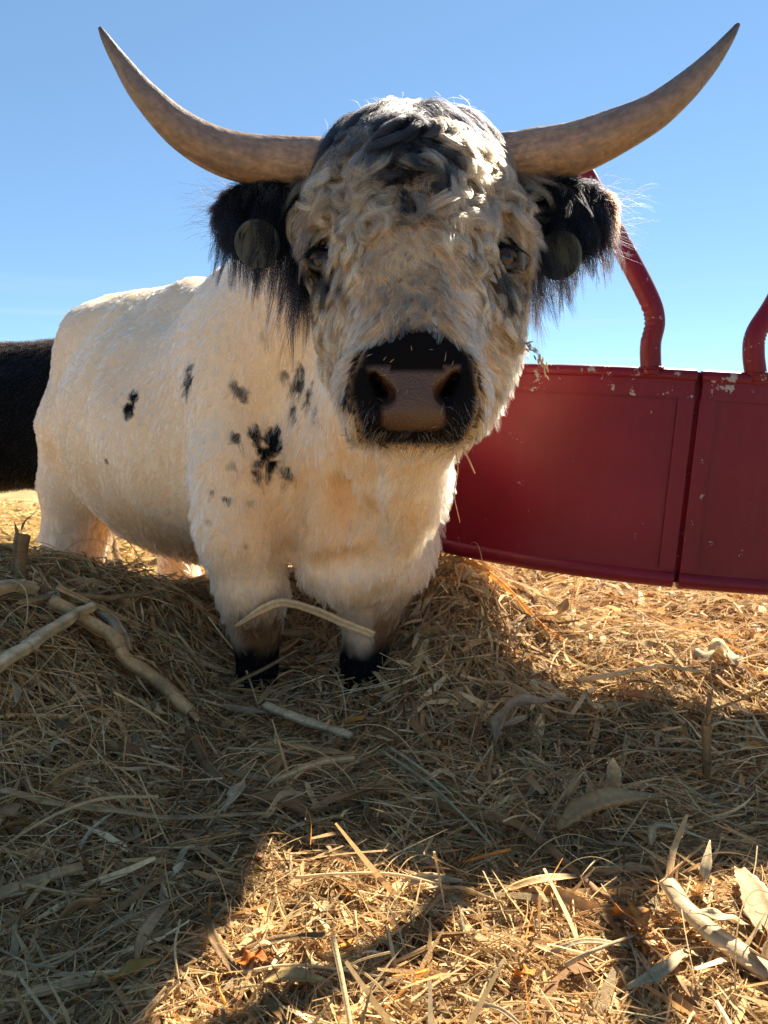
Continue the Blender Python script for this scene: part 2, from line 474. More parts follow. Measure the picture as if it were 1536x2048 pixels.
# ------------------------------------------------------------------ hair: strands built one by one as curves
def hair_mat(name, rough=0.42, radial=0.65, coat=0.0, ior=1.5):
    m = bpy.data.materials.new(name); m.use_nodes = True
    n, l = m.node_tree.nodes, m.node_tree.links; n.clear()
    o = n.new('ShaderNodeOutputMaterial'); h = n.new('ShaderNodeBsdfHairPrincipled')
    h.model = 'CHIANG'; h.parametrization = 'COLOR'
    at = n.new('ShaderNodeAttribute'); at.attribute_name = 'col'
    h.inputs['Roughness'].default_value = rough; h.inputs['Radial Roughness'].default_value = radial
    h.inputs['Coat'].default_value = coat; h.inputs['IOR'].default_value = ior
    h.inputs['Random Roughness'].default_value = 0.2
    l.new(at.outputs['Color'], h.inputs['Color']); l.new(h.outputs[0], o.inputs['Surface'])
    return m
HAIR = hair_mat('hair'); DARKHAIR = hair_mat('black_hair', 0.5, 0.7, 0.0, 1.22)

def clear_eyes(pts, rr_):
    bad = np.zeros(len(pts), bool)
    for e_ in EYES:
        q = (pts - (e_ + np.array([0, -0.012, 0]))) / np.array([1.0, 1.8, 1.15])
        bad |= (np.linalg.norm(q, axis=2) < rr_).any(1)
    return ~bad
def curves_obj(name, pts, rad, col, parent, mat=HAIR):
    """pts (N,K,3) world, rad (N,) root radius, col (N,3) -> one hair object."""
    N, K, _ = pts.shape
    cu = bpy.data.hair_curves.new(name)
    cu.add_curves([K] * N)
    cu.position_data.foreach_set('vector', np.ascontiguousarray(pts, np.float32).ravel())
    taper = np.linspace(1, 0.0, K) ** 0.55 * 0.9 + 0.1
    ra = cu.attributes.new('radius', 'FLOAT', 'POINT')
    ra.data.foreach_set('value', (rad[:, None] * taper[None]).astype(np.float32).ravel())
    ca = cu.attributes.new('col', 'FLOAT_COLOR', 'CURVE')
    c4 = np.ones((N, 4), np.float32); c4[:, :3] = np.clip(col, 0.004, 0.95); ca.data.foreach_set('color', c4.ravel())
    cu.materials.append(mat)
    return link(name, cu, parent)

def sampler(V, F, VN):
    T = np.concatenate([F[:, [0, 1, 2]], F[:, [0, 2, 3]]])
    A = 0.5 * np.linalg.norm(np.cross(V[T[:, 1]] - V[T[:, 0]], V[T[:, 2]] - V[T[:, 0]]), axis=1)
    C = V[T].mean(1)
    def go(n, dens, r):
        w = A * dens(C); w /= w.sum()
        i = r.choice(len(T), n, p=w)
        a, b_ = r.random(n), r.random(n); sw = a + b_ > 1; a[sw], b_[sw] = 1 - a[sw], 1 - b_[sw]
        bc = np.stack([1 - a - b_, a, b_], 1)
        return (V[T[i]] * bc[..., None]).sum(1), nrm((VN[T[i]] * bc[..., None]).sum(1))
    return go

def tang(d, n):
    return nrm(d - n * (d * n).sum(1, keepdims=True))

def grow(root, nor, comb, L, lift, K=7, grav=0.25, wave=0.10, r=rng, bend=None):
    """Strand points: start between the normal and the combed direction, fall towards the comb and down."""
    N = len(root); p = root - nor * 0.002; d = nrm(comb * (1 - lift)[:, None] + nor * lift[:, None])
    out = [p]; step = (L / (K - 1))[:, None]
    ph = r.uniform(0, 6.28, (N, 2)); side = np.cross(nor, comb)
    for i in range(K - 1):
        t = i / (K - 1)
        q = d + comb * 0.12 + np.array([0, 0, -grav]) * t + side * (np.sin(ph[:, :1] + 5 * t) * wave) + nor * (np.sin(ph[:, 1:] + 6 * t) * wave * 0.6)
        d = nrm(q)
        dn = (d * nor).sum(1, keepdims=True)
        d = nrm(d + nor * np.maximum((0.26 - 0.22 * t) - dn, 0))
        p = p + d * step; out.append(p)
    return np.stack(out, 1)

def clump(pts, root, n_clumps, strength, r, power=1.0):
    ci = r.choice(len(root), min(n_clumps, len(root)), replace=False)
    kd = KDTree(len(ci))
    for k, i in enumerate(ci): kd.insert(root[i], k)
    kd.balance()
    near = ci[np.array([kd.find(p)[1] for p in root])]
    K = pts.shape[1]; t = (np.linspace(0, 1, K) ** power)[None, :, None]
    guide = pts[near] - pts[near][:, :1] + pts[:, :1]           # same shape, own root
    guide = guide + (pts[near][:, :1] - pts[:, :1]) * t          # drawn together at the tips
    return pts * (1 - strength * t) + guide * strength * t, near

# --- where is what on the bull
H0 = P(822, 300, 1.45)
def headc(p):
    q = p - H0
    return q @ HX, q @ HF, q @ HN
CM = P(828, 790, 1.135)
def muzzle_w(p):
    q = (p - CM) / np.array([0.102, 0.112, 0.101])
    d = np.linalg.norm(q, axis=1) + 0.035 * snoise(p, 14, 5, 2)
    zc = P(828, 892, 1.17)[2]
    return (1 - sstep(0.93, 1.05, d)) * sstep(zc - 0.006, zc + 0.008, p[:, 2])
def pad_w(p):
    u = 768 + p[:, 0] / np.maximum(p[:, 1], 0.3) * FPX; z = p[:, 2]
    zz = [P(828, v, 1.085)[2] for v in (862, 850, 800, 788, 760, 742, 730)]
    hw = np.interp(z, zz, np.array([46, 64, 58, 52, 70, 90, 92]) / FPX * 1.085, left=0, right=0)
    x = np.abs(p[:, 0] - P(828, 790, 1.085)[0])
    return np.where((p[:, 1] < 1.14) & (z > zz[0] + 0.010 * (x / 0.05) ** 4 * 0.4) & (z < zz[-1] - 0.008 + 0.012 * (x / 0.065) ** 2 + 0.0015 * np.sin(x * 900)), 1 - sstep(-0.004, 0.004, x - hw), 0.0)
EARC = [P(518, 432, 1.48), P(1142, 430, 1.48)]
def ear_w(p):
    o = np.zeros(len(p))
    for c, sg in zip(EARC, (-1, 1)):
        q = p - c
        o = np.maximum(o, (1 - sstep(0.10, 0.125, np.abs(q[:, 0]))) * (1 - sstep(0.07, 0.10, np.abs(q[:, 2]))) * (1 - sstep(0.05, 0.08, np.abs(q[:, 1]))))
    return o
def head_w(p):
    x, fh, nh = headc(p)
    return sstep(-0.22, -0.14, nh) * (1 - sstep(1.60, 1.66, p[:, 1])) * sstep(0.70, 0.74, p[:, 2] + 0.0 * x)

def head_cw(p):
    x, fh, nh = headc(p)
    return np.maximum(head_w(p), sstep(-0.36, -0.26, nh) * (1 - sstep(1.66, 1.78, p[:, 1])) * sstep(1.12, 1.18, p[:, 2]))

def land(rows):
    out = []
    for u, v, r_, w in rows:
        h = hit(u, v)
        if h is not None: out.append((h[0], r_ / FPX * h[0][1], w))
    return out
SPOTS = land([(380, 758, 20, 1), (374, 776, 17, 1), (268, 800, 17, 1), (262, 815, 15, 1), (213, 922, 13, .8), (477, 786, 16, .85),
    (600, 762, 26, .95), (572, 752, 12, .7), (616, 790, 20, .9), (588, 822, 13, .9), (590, 838, 10, .8), (632, 832, 13, .6), (640, 850, 10, .5),
    (540, 876, 26, 1), (515, 868, 14, 1), (558, 892, 17, 1), (536, 905, 18, 1), (545, 930, 17, 1), (512, 930, 11, .9), (510, 948, 12, .9),
    (476, 874, 10, .9), (576, 950, 13, .95), (462, 938, 9, .5), (425, 986, 9, .8), (449, 998, 10, .95), (498, 1010, 11, .45),
    (418, 1048, 8, .4), (530, 680, 14, .3), (490, 1095, 7, .5), (435, 1235, 26, .35), (340, 700, 7, .25)])
STAINS_AND_BOUNCE = land([(100, 905, 26, .6), (330, 935, 30, .3), (320, 885, 26, .22), (290, 1060, 60, .8), (240, 1040, 40, .7), (180, 960, 50, .35), (350, 1090, 50, .6), (130, 1000, 40, .4), (300, 980, 60, .3), (600, 960, 90, .8), (690, 1000, 80, .9), (540, 1040, 70, .6), (640, 1060, 80, .8), (700, 900, 70, .7), (540, 960, 60, .5), (480, 1080, 60, .35), (800, 1050, 60, .6),
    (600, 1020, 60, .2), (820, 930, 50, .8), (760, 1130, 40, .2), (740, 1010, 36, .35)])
DARK = land([(800, 235, 45, .80), (830, 290, 50, .95), (800, 345, 42, .92), (812, 400, 30, .8), (740, 260, 45, .72), (690, 275, 34, .6), (900, 250, 40, .6), (955, 262, 30, .75),
    (850, 340, 32, .7), (800, 440, 22, .4), (660, 300, 24, .4), (830, 205, 60, .4)])
EYED = land([(648, 522, 52, 1), (640, 498, 36, 1), (664, 556, 42, 1), (684, 574, 20, .8), (1008, 518, 52, 1), (1016, 496, 36, 1), (992, 556, 44, 1), (970, 578, 22, .8), (1042, 545, 26, .8), (1045, 590, 20, .5), (616, 545, 18, .7)])
GREYS = land([(835, 600, 40, .5), (820, 645, 55, .55), (860, 650, 45, .5), (700, 640, 30, .35), (960, 640, 40, .5), (985, 670, 30, .45), (690, 690, 40, .3), (965, 600, 22, .4), (640, 640, 26, .2), (880, 575, 30, .3),
    (740, 300, 50, .45), (930, 330, 40, .35), (620, 330, 26, .4), (820, 480, 40, .2), (930, 560, 25, .25)])
TANS = land([(690, 400, 60, .45), (690, 520, 50, .4), (940, 450, 60, .45), (730, 600, 40, .5), (900, 560, 36, .35), (660, 600, 40, .4), (1010, 600, 40, .35), (680, 460, 50, .3), (720, 720, 30, .3), (590, 480, 40, .35), (1070, 470, 40, .3), (650, 700, 40, .25)])

def blobs(p, L, seed, soft=0.45, jag=0.35):
    w = np.zeros(len(p)); nz_ = np.maximum(1 + jag * snoise(p, 22, seed, 2), 0.5)
    for c, r_, a in L:
        d = np.linalg.norm(p - c, axis=1) / r_ * nz_
        w = np.maximum(w, a * (1 - sstep(1 - soft, 1 + soft, d)))
    return w

WHITE = np.array([0.92, 0.79, 0.60]); CREAM = np.array([0.90, 0.68, 0.42]); TAN = np.array([0.56, 0.375, 0.20]); BLACK = np.array([0.004, 0.0038, 0.0048]); GREY = np.array([0.15, 0.135, 0.125]); BROWN = np.array([0.20, 0.11, 0.05])
def mixc(c, d, w): return c * (1 - w)[:, None] + d * w[:, None]
def pick(w, u): return w if u is None else sstep(-0.30, 0.30, w - (0.10 + 0.80 * u))
def coat_color(p, u=None):
    N = len(p); c = np.tile(WHITE, (N, 1))
    c = mixc(c, CREAM, pick(np.clip(0.42 + 0.4 * snoise(p, 2.2, 21, 3), 0, 0.85), u))
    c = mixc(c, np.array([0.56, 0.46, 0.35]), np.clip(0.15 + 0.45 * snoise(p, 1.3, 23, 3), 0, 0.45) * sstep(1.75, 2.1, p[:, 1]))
    c = mixc(c, np.array([0.78, 0.49, 0.22]), blobs(p, STAINS_AND_BOUNCE, 31, 0.7) * 0.85)  # stains on flank and belly; on the chest, warm bounce light painted in
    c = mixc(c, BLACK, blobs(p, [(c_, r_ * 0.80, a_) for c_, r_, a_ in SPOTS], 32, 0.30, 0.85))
    h = head_cw(p)
    face = np.tile(np.array([0.54, 0.385, 0.22]), (N, 1)); face = mixc(face, TAN, pick(np.clip(0.20 + 0.5 * snoise(p, 6, 22, 3), 0, 0.7), u))
    u2 = None if u is None else (u * 7.13) % 1.0
    face = mixc(face, TAN, pick(blobs(p, TANS, 33, 0.8), u)); face = mixc(face, GREY, pick(np.clip(blobs(p, GREYS, 34, 0.8) * 1.1, 0, 1), u2)); 
    face = mixc(face, GREY * 0.5, np.clip(snoise(p, 9, 25, 2) - 0.35, 0, 0.5))
    hx, hf, hn = headc(p)
    crown = np.exp(-((hx + 0.008 + 0.02 * snoise(p, 8, 26, 2)) / (0.105 - 0.45 * np.clip(hf - 0.0, 0, 0.16))) ** 2 * 1.3) * sstep(0.185, 0.06, hf)
    crown = np.maximum(crown, 0.62 * sstep(0.08, 0.0, hf) * (1 - 0.5 * sstep(0.10, 0.16, np.abs(hx))))
    under = np.clip(0.45 + 0.5 * snoise(p, 11, 27, 2), 0, 0.8) * sstep(0.34, 0.24, hf) * sstep(-0.05, 0.05, hf)  # dark undercoat that paints in the shade between the forehead curls
    if u is None: under = under * 0
    face = mixc(face, np.array([0.30, 0.215, 0.14]), pick(under, (u * 3.7) % 1.0 if u is not None else None) * 0.8)
    face = mixc(face, BLACK * 2.5, pick(np.clip(crown * 1.35, 0, 0.98) * h, u2))
    face = mixc(face, BLACK * 2.5, pick(blobs(p, DARK, 35, 0.7, 0.3), u2)); face = mixc(face, BLACK, blobs(p, EYED, 36, 0.35, 0.15))
    c = mixc(c, face, h)
    c = mixc(c, BLACK, muzzle_w(p))
    c = mixc(c, BLACK, np.clip(ear_w(p) * 1.2, 0, 1))
    # lower legs: brown, then black feet
    fl = (p[:, 1] < 2.15) & (p[:, 2] < 0.36) & (p[:, 0] > -0.6)
    z = p[:, 2] + 0.015 * snoise(p, 12, 41, 2)
    inner = np.where(p[:, 0] < -0.2, sstep(-0.40, -0.33, p[:, 0]), sstep(-0.04, -0.02, p[:, 0]))
    c = mixc(c, BROWN, np.where(fl, (1 - sstep(0.24, 0.38, z)) * (0.35 + 0.65 * inner), 0))
    c = mixc(c, BLACK, np.where(fl, 1 - sstep(0.15, 0.225, z), 0))
    return c

# skin under the hair
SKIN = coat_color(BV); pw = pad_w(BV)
SKIN = mixc(SKIN, SKIN * np.array([0.85, 0.72, 0.62]), np.ones(len(BV)) * 0.6)
SKIN = mixc(SKIN, np.array([0.060, 0.030, 0.019]), pw)
for q_ in NOSTRIL:
    SKIN = mixc(SKIN, np.array([0.006, 0.004, 0.004]), 1 - sstep(0.010, 0.017, np.linalg.norm(BV - q_, axis=1)))
for e_ in EYES:
    SKIN = mixc(SKIN, np.array([0.012, 0.010, 0.010]), 1 - sstep(0.026, 0.042, np.linalg.norm(BV - e_, axis=1)))
set_col(body_me, 'skin', SKIN); set_col(body_me, 'wet', np.repeat(pw[:, None], 3, 1))
m, n, l, b = new_mat('hide')
a1 = n.new('ShaderNodeAttribute'); a1.attribute_name = 'skin'; a2 = n.new('ShaderNodeAttribute'); a2.attribute_name = 'wet'
mr = n.new('ShaderNodeMapRange'); mr.inputs['To Min'].default_value = 0.9; mr.inputs['To Max'].default_value = 0.26
vo = n.new('ShaderNodeTexVoronoi'); vo.inputs['Scale'].default_value = 300
no = n.new('ShaderNodeTexNoise'); no.inputs['Scale'].default_value = 70; no.inputs['Detail'].default_value = 4
ge = n.new('ShaderNodeNewGeometry')
l.new(ge.outputs['Position'], vo.inputs['Vector']); l.new(ge.outputs['Position'], no.inputs['Vector'])
ad = n.new('ShaderNodeMath'); ad.operation = 'MULTIPLY_ADD'; ad.inputs[1].default_value = 0.6
l.new(vo.outputs['Distance'], ad.inputs[0]); l.new(no.outputs[0], ad.inputs[2])
ms = n.new('ShaderNodeMath'); ms.operation = 'MULTIPLY'; l.new(ad.outputs[0], ms.inputs[0]); l.new(a2.outputs['Fac'], ms.inputs[1])
bu = n.new('ShaderNodeBump'); bu.inputs['Strength'].default_value = 0.6; bu.inputs['Distance'].default_value = 0.0026
l.new(ms.outputs[0], bu.inputs['Height']); l.new(bu.outputs[0], b.inputs['Normal'])
l.new(a1.outputs['Color'], b.inputs['Base Color']); l.new(a2.outputs['Fac'], mr.inputs['Value']); l.new(mr.outputs[0], b.inputs['Roughness'])
sp = n.new('ShaderNodeMapRange'); sp.inputs['To Min'].default_value = 0.08; sp.inputs['To Max'].default_value = 0.36; l.new(a2.outputs['Fac'], sp.inputs['Value']); l.new(sp.outputs[0], b.inputs['Specular IOR Level'])
body_me.materials.append(m)
link('body', body_me, bull)

samp = sampler(BV, BF, BN)
NOHAIR = lambda p: (1 - np.clip(pad_w(p) * 1.5, 0, 1))
def eye_d(p): return np.minimum(np.linalg.norm(p - EYES[0], axis=1), np.linalg.norm(p - EYES[1], axis=1))
def in_nostril(p): return np.zeros(len(p))

# --- coat of the trunk, neck and legs
def dens_body(C):
    far = np.clip(1.75 / np.maximum(C[:, 1], 1.2), 0.25, 1.2) ** 1.6
    away = ((C - W) @ ES < -0.12) & (C[:, 1] > 2.05)
    return far * np.where(away, 0.35, 1) * (1 - head_w(C) * 0.999) * (1 - np.clip(ear_w(C), 0, 1)) * np.where(C[:, 2] < 0.04, 0.05, 1)
r = np.random.default_rng(5)
N = 175000
ro, no_ = samp(N, dens_body, r)
comb = np.tile(ER * 0.55 + np.array([0, 0, -0.75]), (N, 1))
leg = sstep(0.55, 0.42, ro[:, 2]); comb = comb * (1 - leg)[:, None] + np.array([0, 0, -1.0]) * leg[:, None]
fr = (ro[:, 1] < 1.95) & (ro[:, 0] > -0.45)
comb[fr] = comb[fr] * 0.35 + np.array([0.0, 0, -0.9])
top = sstep(0.5, 0.9, no_[:, 2]); comb = comb * (1 - top)[:, None] + (ER * 0.8 + np.sign((ro - W) @ ES)[:, None] * ES * 0.5) * top[:, None]
sw = snoise(ro, 3.0, 61, 2)[:, None]; sw2 = snoise(ro, 7.0, 62, 2)[:, None]
comb = tang(comb + np.cross(no_, comb) * (0.45 * sw + 0.35 * sw2), no_)
comb = tang(comb + r.normal(size=(N, 3)) * 0.16, no_)
L = (0.036 + 0.010 * snoise(ro, 4, 63, 2)) * r.uniform(0.6, 1.25, N)
L *= 1 + 0.35 * fr * sstep(0.9, 0.5, ro[:, 2])
trunk = sstep(1.85, 2.05, ro[:, 1]) * sstep(0.35, 0.5, ro[:, 2]); L *= 1 - 0.42 * trunk
L *= np.where((ro[:, 2] < 0.22) & (ro[:, 1] < 2.2), 0.38, 1); L *= np.where((ro[:, 1] < 1.95), 0.72, 1)
throat = (ro[:, 1] < 1.8) & (ro[:, 0] > 0.0); L[throat] *= 1.2
lift = np.clip(0.30 + 0.18 * snoise(ro, 5, 64, 2) + r.normal(size=N) * 0.10, 0.08, 0.8)
lift = np.where(throat, lift + 0.15, lift) - 0.12 * trunk; lift = np.clip(lift, 0.05, 0.9)
pts = grow(ro, no_, comb, L, lift, 6, 0.22, 0.10, r)
pts, cid = clump(pts, ro, 6500, 0.80, r)
ck = np.random.default_rng(3).random(N)[cid]
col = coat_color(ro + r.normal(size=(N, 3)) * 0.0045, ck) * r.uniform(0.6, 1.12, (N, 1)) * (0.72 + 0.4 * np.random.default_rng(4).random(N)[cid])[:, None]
rad = np.clip(0.00030 * (ro[:, 1] / 1.5), 0.00026, 0.0007)
curves_obj('coat', pts, rad, col, bull)

# --- short hair of the face
def dens_face(C):
    x, fh, nh = headc(C)
    return head_w(C) * (1 - np.clip(ear_w(C), 0, 1)) * NOHAIR(C) * np.where(C[:, 1] > 1.5, 0.4, 1) * np.where(eye_d(C) < 0.026, 0.02, 1) * np.where(muzzle_w(C) > 0.5, 1.5, 1)
N = 95000
ro, no_ = samp(N, dens_face, r)
x, fh, nh = headc(ro)
mw = muzzle_w(ro)
comb = HF + np.outer(np.sign(x) * sstep(0.02, 0.10, np.abs(x)) * 0.8, HX) + np.array([0, 0.4, 0])
sw = snoise(ro, 7.0, 71, 2)[:, None]; sw2 = snoise(ro, 15.0, 72, 2)[:, None]
comb = tang(comb + np.cross(no_, comb) * (0.9 * sw + 0.6 * sw2) * (1 - mw)[:, None] + r.normal(size=(N, 3)) * 0.15, no_)
L = 0.034 * r.uniform(0.6, 1.3, N) * (1 + 0.35 * snoise(ro, 8, 73, 2))
L *= 1 + 0.5 * sstep(0.13, 0.20, np.abs(x)); L = L * (1 - mw) + 0.006 * mw * r.uniform(0.6, 1.6, N)
L *= np.where(eye_d(ro) < 0.045, 0.35, 1)
L *= 1 - 0.45 * sstep(0.06, 0.0, np.abs(x)) * sstep(0.28, 0.36, fh)
lift = np.clip(0.28 + 0.2 * snoise(ro, 8, 74, 2) + r.normal(size=N) * 0.10 - 0.1 * mw, 0.06, 0.8)
pts = grow(ro, no_, comb, L, lift, 7, 0.15, 0.14, r)
pts, cid = clump(pts, ro, 5200, 0.85, r)
ck = np.random.default_rng(3).random(N)[cid]
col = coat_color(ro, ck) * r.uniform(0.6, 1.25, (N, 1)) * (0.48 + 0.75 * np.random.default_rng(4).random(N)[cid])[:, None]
roan = (r.random(N) < 0.10); col[roan] *= 0.3
mz = mw > 0.5; keep = clear_eyes(pts, 0.018); pts, col, mz = pts[keep], col[keep], mz[keep]
curves_obj('face_hair', pts[~mz], np.full((~mz).sum(), 0.00032), col[~mz], bull)
curves_obj('muzzle_hair', pts[mz], np.full(mz.sum(), 0.00028), np.tile(BLACK, (mz.sum(), 1)), bull, DARKHAIR)

# --- curled locks of the forehead and poll: hair combed along a field of whorls, each lock winding up towards its tip
WHORL = []
for u_, v_, sg_, rp_ in ((672, 362, 1, 30), (708, 396, -1, 28), (758, 392, 1, 30), (640, 410, -1, 28), (745, 474, -1, 34), (706, 508, 1, 34), (660, 455, 1, 26), (913, 396, 1, 34), (932, 470, -1, 34), (904, 516, 1, 26),
                         (1005, 398, -1, 34), (985, 455, 1, 28), (921, 592, -1, 26), (1040, 440, 1, 26), (735, 590, 1, 28), (950, 330, 1, 36), (700, 310, -1, 36), (870, 380, -1, 30), (610, 470, 1, 26), (965, 540, -1, 24), (690, 640, -1, 26), (960, 650, 1, 26)):
    h_ = hit(u_, v_)
    if h_ is not None: WHORL.append((h_[0], sg_, rp_ * 1.25 / FPX * h_[0][1]))
WC = np.array([w_[0] for w_ in WHORL]); WS = [w_[1] for w_ in WHORL]; WR2 = np.array([w_[2] ** 2 for w_ in WHORL])
def flow(p, n_):
    x, fh, nh = [float(v_[0]) for v_ in headc(p[None])]
    d = HF * 0.8 + HX * (1.1 * np.clip(x / 0.12, -1.2, 1.2)) + np.array([0, 0, -0.25])
    Q_ = p - WC; E_ = np.exp(-(Q_ * Q_).sum(1) / WR2)
    for k_ in np.nonzero(E_ > 0.02)[0]:
        q, e, sg_ = Q_[k_], float(E_[k_]), WS[k_]
        d = d * (1 - 0.75 * e) + np.cross(n_, nrm(q)) * (2.6 * e * sg_) + nrm(q) * 0.5 * e
    return nrm(d - n_ * (d @ n_))
def lock_path(p, n_, L_, curl, amp, K, jit):
    """A guide that follows the whorls over the skin and winds up by `curl` radians."""
    out = []; nn = n_; h = L_ / (K - 1); jn = r.normal() * jit
    for i in range(K):
        t = i / (K - 1)
        out.append(p + nn * (0.003 + amp * math.sin(math.pi * min(1.0, 0.12 + t * 0.92))))
        d = flow(p, nn); a_ = curl * t * t + jn; bi = np.cross(nn, d)
        d = d * math.cos(a_) + bi * math.sin(a_)
        loc, n2, _, _ = bvh.find_nearest(Vector(p + d * h)); p = np.array(loc); nn = nrm(nn * 0.5 + np.array(n2) * 0.5)
    return np.array(out), nn
def lock(root, nor, L_, curl, amp, n_str, spread, K=15, tipw=0.72, jit=0.35):
    g, _ = lock_path(root, nor, L_, curl, amp, K, jit)
    T = nrm(np.gradient(g, axis=0)); S = nrm(np.cross(nor, T)); U = np.cross(T, S); s_ = np.linspace(0, 1, K)
    w = (1 - (1 - tipw) * s_)
    a_ = np.clip(r.normal(size=n_str), -1.9, 1.9) * spread; b_ = r.normal(size=n_str) * spread * 0.35; c_ = r.uniform(-0.5, 0.5, n_str) * 0.018
    ln = r.uniform(0.55, 1.0, n_str)
    idx = ln[:, None] * (K - 1) * s_[None]; i0 = np.minimum(idx.astype(int), K - 2); f_ = (idx - i0)[..., None]
    base = g[i0] * (1 - f_) + g[i0 + 1] * f_
    fz = np.cumsum(r.normal(size=(n_str, K, 3)), axis=1) * 0.00036
    wav = np.sin(r.uniform(0, 6.28, (n_str, 1)) + s_[None] * r.uniform(5, 12, (n_str, 1))) * 0.0014 * s_[None]
    return base + S[i0] * (a_[:, None] * w + wav)[..., None] + U[i0] * (b_[:, None] * w)[..., None] + T[i0] * (c_[:, None])[..., None] + fz, a_ / spread

def dens_fore(C):
    x, fh, nh = headc(C)
    w = head_w(C) * sstep(-0.30, -0.02, nh) * (1 - sstep(0.30, 0.40, fh))
    w *= np.where((np.abs(x) < 0.045 + 0.1 * np.clip(fh - 0.2, 0, 1)) & (fh > 0.16), 0.10, 1)
    return w * (1 - np.clip(ear_w(C), 0, 1)) * np.where(eye_d(C + np.array([0, 0, -0.025])) < 0.056, 0.0, 1) * np.where((C[:, 1] > 1.62), 0.0, 1)
ro, no_ = samp(820, dens_fore, r)
LP, LC, LR = [], [], []
for p_, q_ in zip(ro, no_):
    x, fh, nh = (float(v_) for v_ in headc(p_[None])) if False else [float(v_[0]) for v_ in headc(p_[None])]
    topw = float(sstep(0.09, 0.0, fh)); low = float(sstep(0.2, 0.3, fh))
    sg = (1 if x > 0 else -1) * (1 if r.random() < 0.6 else -1)
    curl = sg * (r.uniform(0.3, 1.4) if r.random() < topw else r.uniform(1.5, 5.0))
    L_ = (r.uniform(0.09, 0.15) if topw > 0.5 else r.uniform(0.065, 0.12)) * (1 - 0.40 * low)
    nst = int(r.uniform(70, 130))
    pk, lat = lock(p_, q_, L_, curl, r.uniform(0.005, 0.026) * (1 - 0.35 * low) * (1 - 0.2 * topw), nst, r.uniform(0.003, 0.0078) + 0.003 * topw, jit=0.32 - 0.12 * topw)
    ku = np.full(nst, r.random() * (1 - 0.92 * topw))
    stripe = 0.85 + 0.35 * np.sin(lat * r.uniform(2, 5) + r.uniform(0, 6.28))
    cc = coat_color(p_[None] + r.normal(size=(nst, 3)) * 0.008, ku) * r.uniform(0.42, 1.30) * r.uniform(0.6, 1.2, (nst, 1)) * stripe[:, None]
    LP.append(pk); LC.append(cc)
LP = np.concatenate(LP); LC = np.concatenate(LC); keep = clear_eyes(LP, 0.023); LP, LC = LP[keep], LC[keep]
curves_obj('forelock', LP, np.full(len(LP), 0.00025), LC, bull)

# --- flyaway hairs on the crown
def dens_top(C):
    x, fh, nh = headc(C); return head_w(C) * sstep(0.02, -0.05, fh) + 1e-6
N = 200
ro, no_ = samp(N, dens_top, r)
d0 = tang(r.normal(size=(N, 3)) + np.outer(np.sign(ro[:, 0] - 0.05), HX), no_)
pts = grow(ro, no_, d0, r.uniform(0.05, 0.095, N), np.full(N, 0.5), 9, 0.35, 0.45, r)
curves_obj('crown_hair', pts, np.full(N, 0.00017), coat_color(ro) * 0.7 + 0.02, bull)

# --- ears: dense black fringe, long wisps hanging below
for c, sg in zip(EARC, (-1, 1)):
    N = 9000
    ro, no_ = samp(N, lambda C: np.clip(ear_w(C), 0, 1) * ((C[:, 0] - 0.05) * sg > 0) + 1e-9, r)
    out = ((ro[:, 0] - c[0]) * sg)
    comb = np.outer(0.5 + 0 * out, np.array([sg, 0, 0])) + np.array([0, 0, -0.9]) + r.normal(size=(N, 3)) * 0.25
    comb = tang(comb, no_)
    low = sstep(0.02, -0.05, ro[:, 2] - c[2])
    L = 0.026 * r.uniform(0.6, 1.3, N) + 0.03 * low * r.random(N)
    pts = grow(ro, no_, comb, L, np.clip(0.4 + r.normal(size=N) * 0.15, 0.1, 0.9), 7, 0.35, 0.15, r)
    pts, _ = clump(pts, ro, 500, 0.5, r)
    N2 = 2400      # long wisps
    r2, n2_ = samp(N2, lambda C: np.clip(ear_w(C), 0, 1) * ((C[:, 0] - 0.05) * sg > 0) * np.maximum(sstep(0.0, -0.045, C[:, 2] - c[2]), 0.9 * (C[:, 1] < c[1] - 0.015) * (np.abs(C[:, 0] - c[0]) < 0.06)) + 1e-9, r)
    inn = np.clip(-(r2[:, 0] - c[0]) * sg / 0.10, -1, 1)
    L2 = r.uniform(0.06, 0.12, N2) + 0.13 * np.clip(inn, 0, 1) * r.uniform(0.3, 1.2, N2)
    cb2 = nrm(np.array([0.12 * sg, -0.45, -1.0]) + r.normal(size=(N2, 3)) * 0.16)
    p2 = grow(r2, n2_, cb2, L2, np.full(N2, 0.25), 9, 0.5, 0.20, r)
    p2, _ = clump(p2, r2, 170, 0.88, r, 0.7)
    pad = np.stack([pts[:, min(i, 6)] if i < 7 else pts[:, 6] for i in range(7)], 1)
    tipc = np.array([0.16, 0.07, 0.035]) if sg > 0 else np.array([0.03, 0.02, 0.018])
    cw = sstep(0.045, 0.10, out) * (r.random(N) < 0.75) * (1.0 if sg > 0 else 0.5)
    colr = mixc(np.tile(BLACK, (N, 1)), tipc, cw)
    N3 = 90        # fine hairs flying up and out
    r3, n3_ = samp(N3, lambda C: np.clip(ear_w(C), 0, 1) * ((C[:, 0] - c[0]) * sg > 0.03) + 1e-9, r)
    d3 = nrm(np.array([sg * 1.0, 0, 0.35]) + r.normal(size=(N3, 3)) * 0.3)
    p3 = grow(r3, n3_, d3, r.uniform(0.06, 0.11, N3), np.full(N3, 0.3), 9, 0.25, 0.25, r)
    eh = curves_obj('ear_hair', pts, np.full(N, 0.00034), colr, bull, DARKHAIR)
    ew = curves_obj('ear_fringe', np.concatenate([p2, p3]), np.concatenate([np.full(N2, 0.00028), np.full(N3, 0.0002)]), np.tile(BLACK * 1.3, (N2 + N3, 1)), bull, DARKHAIR)

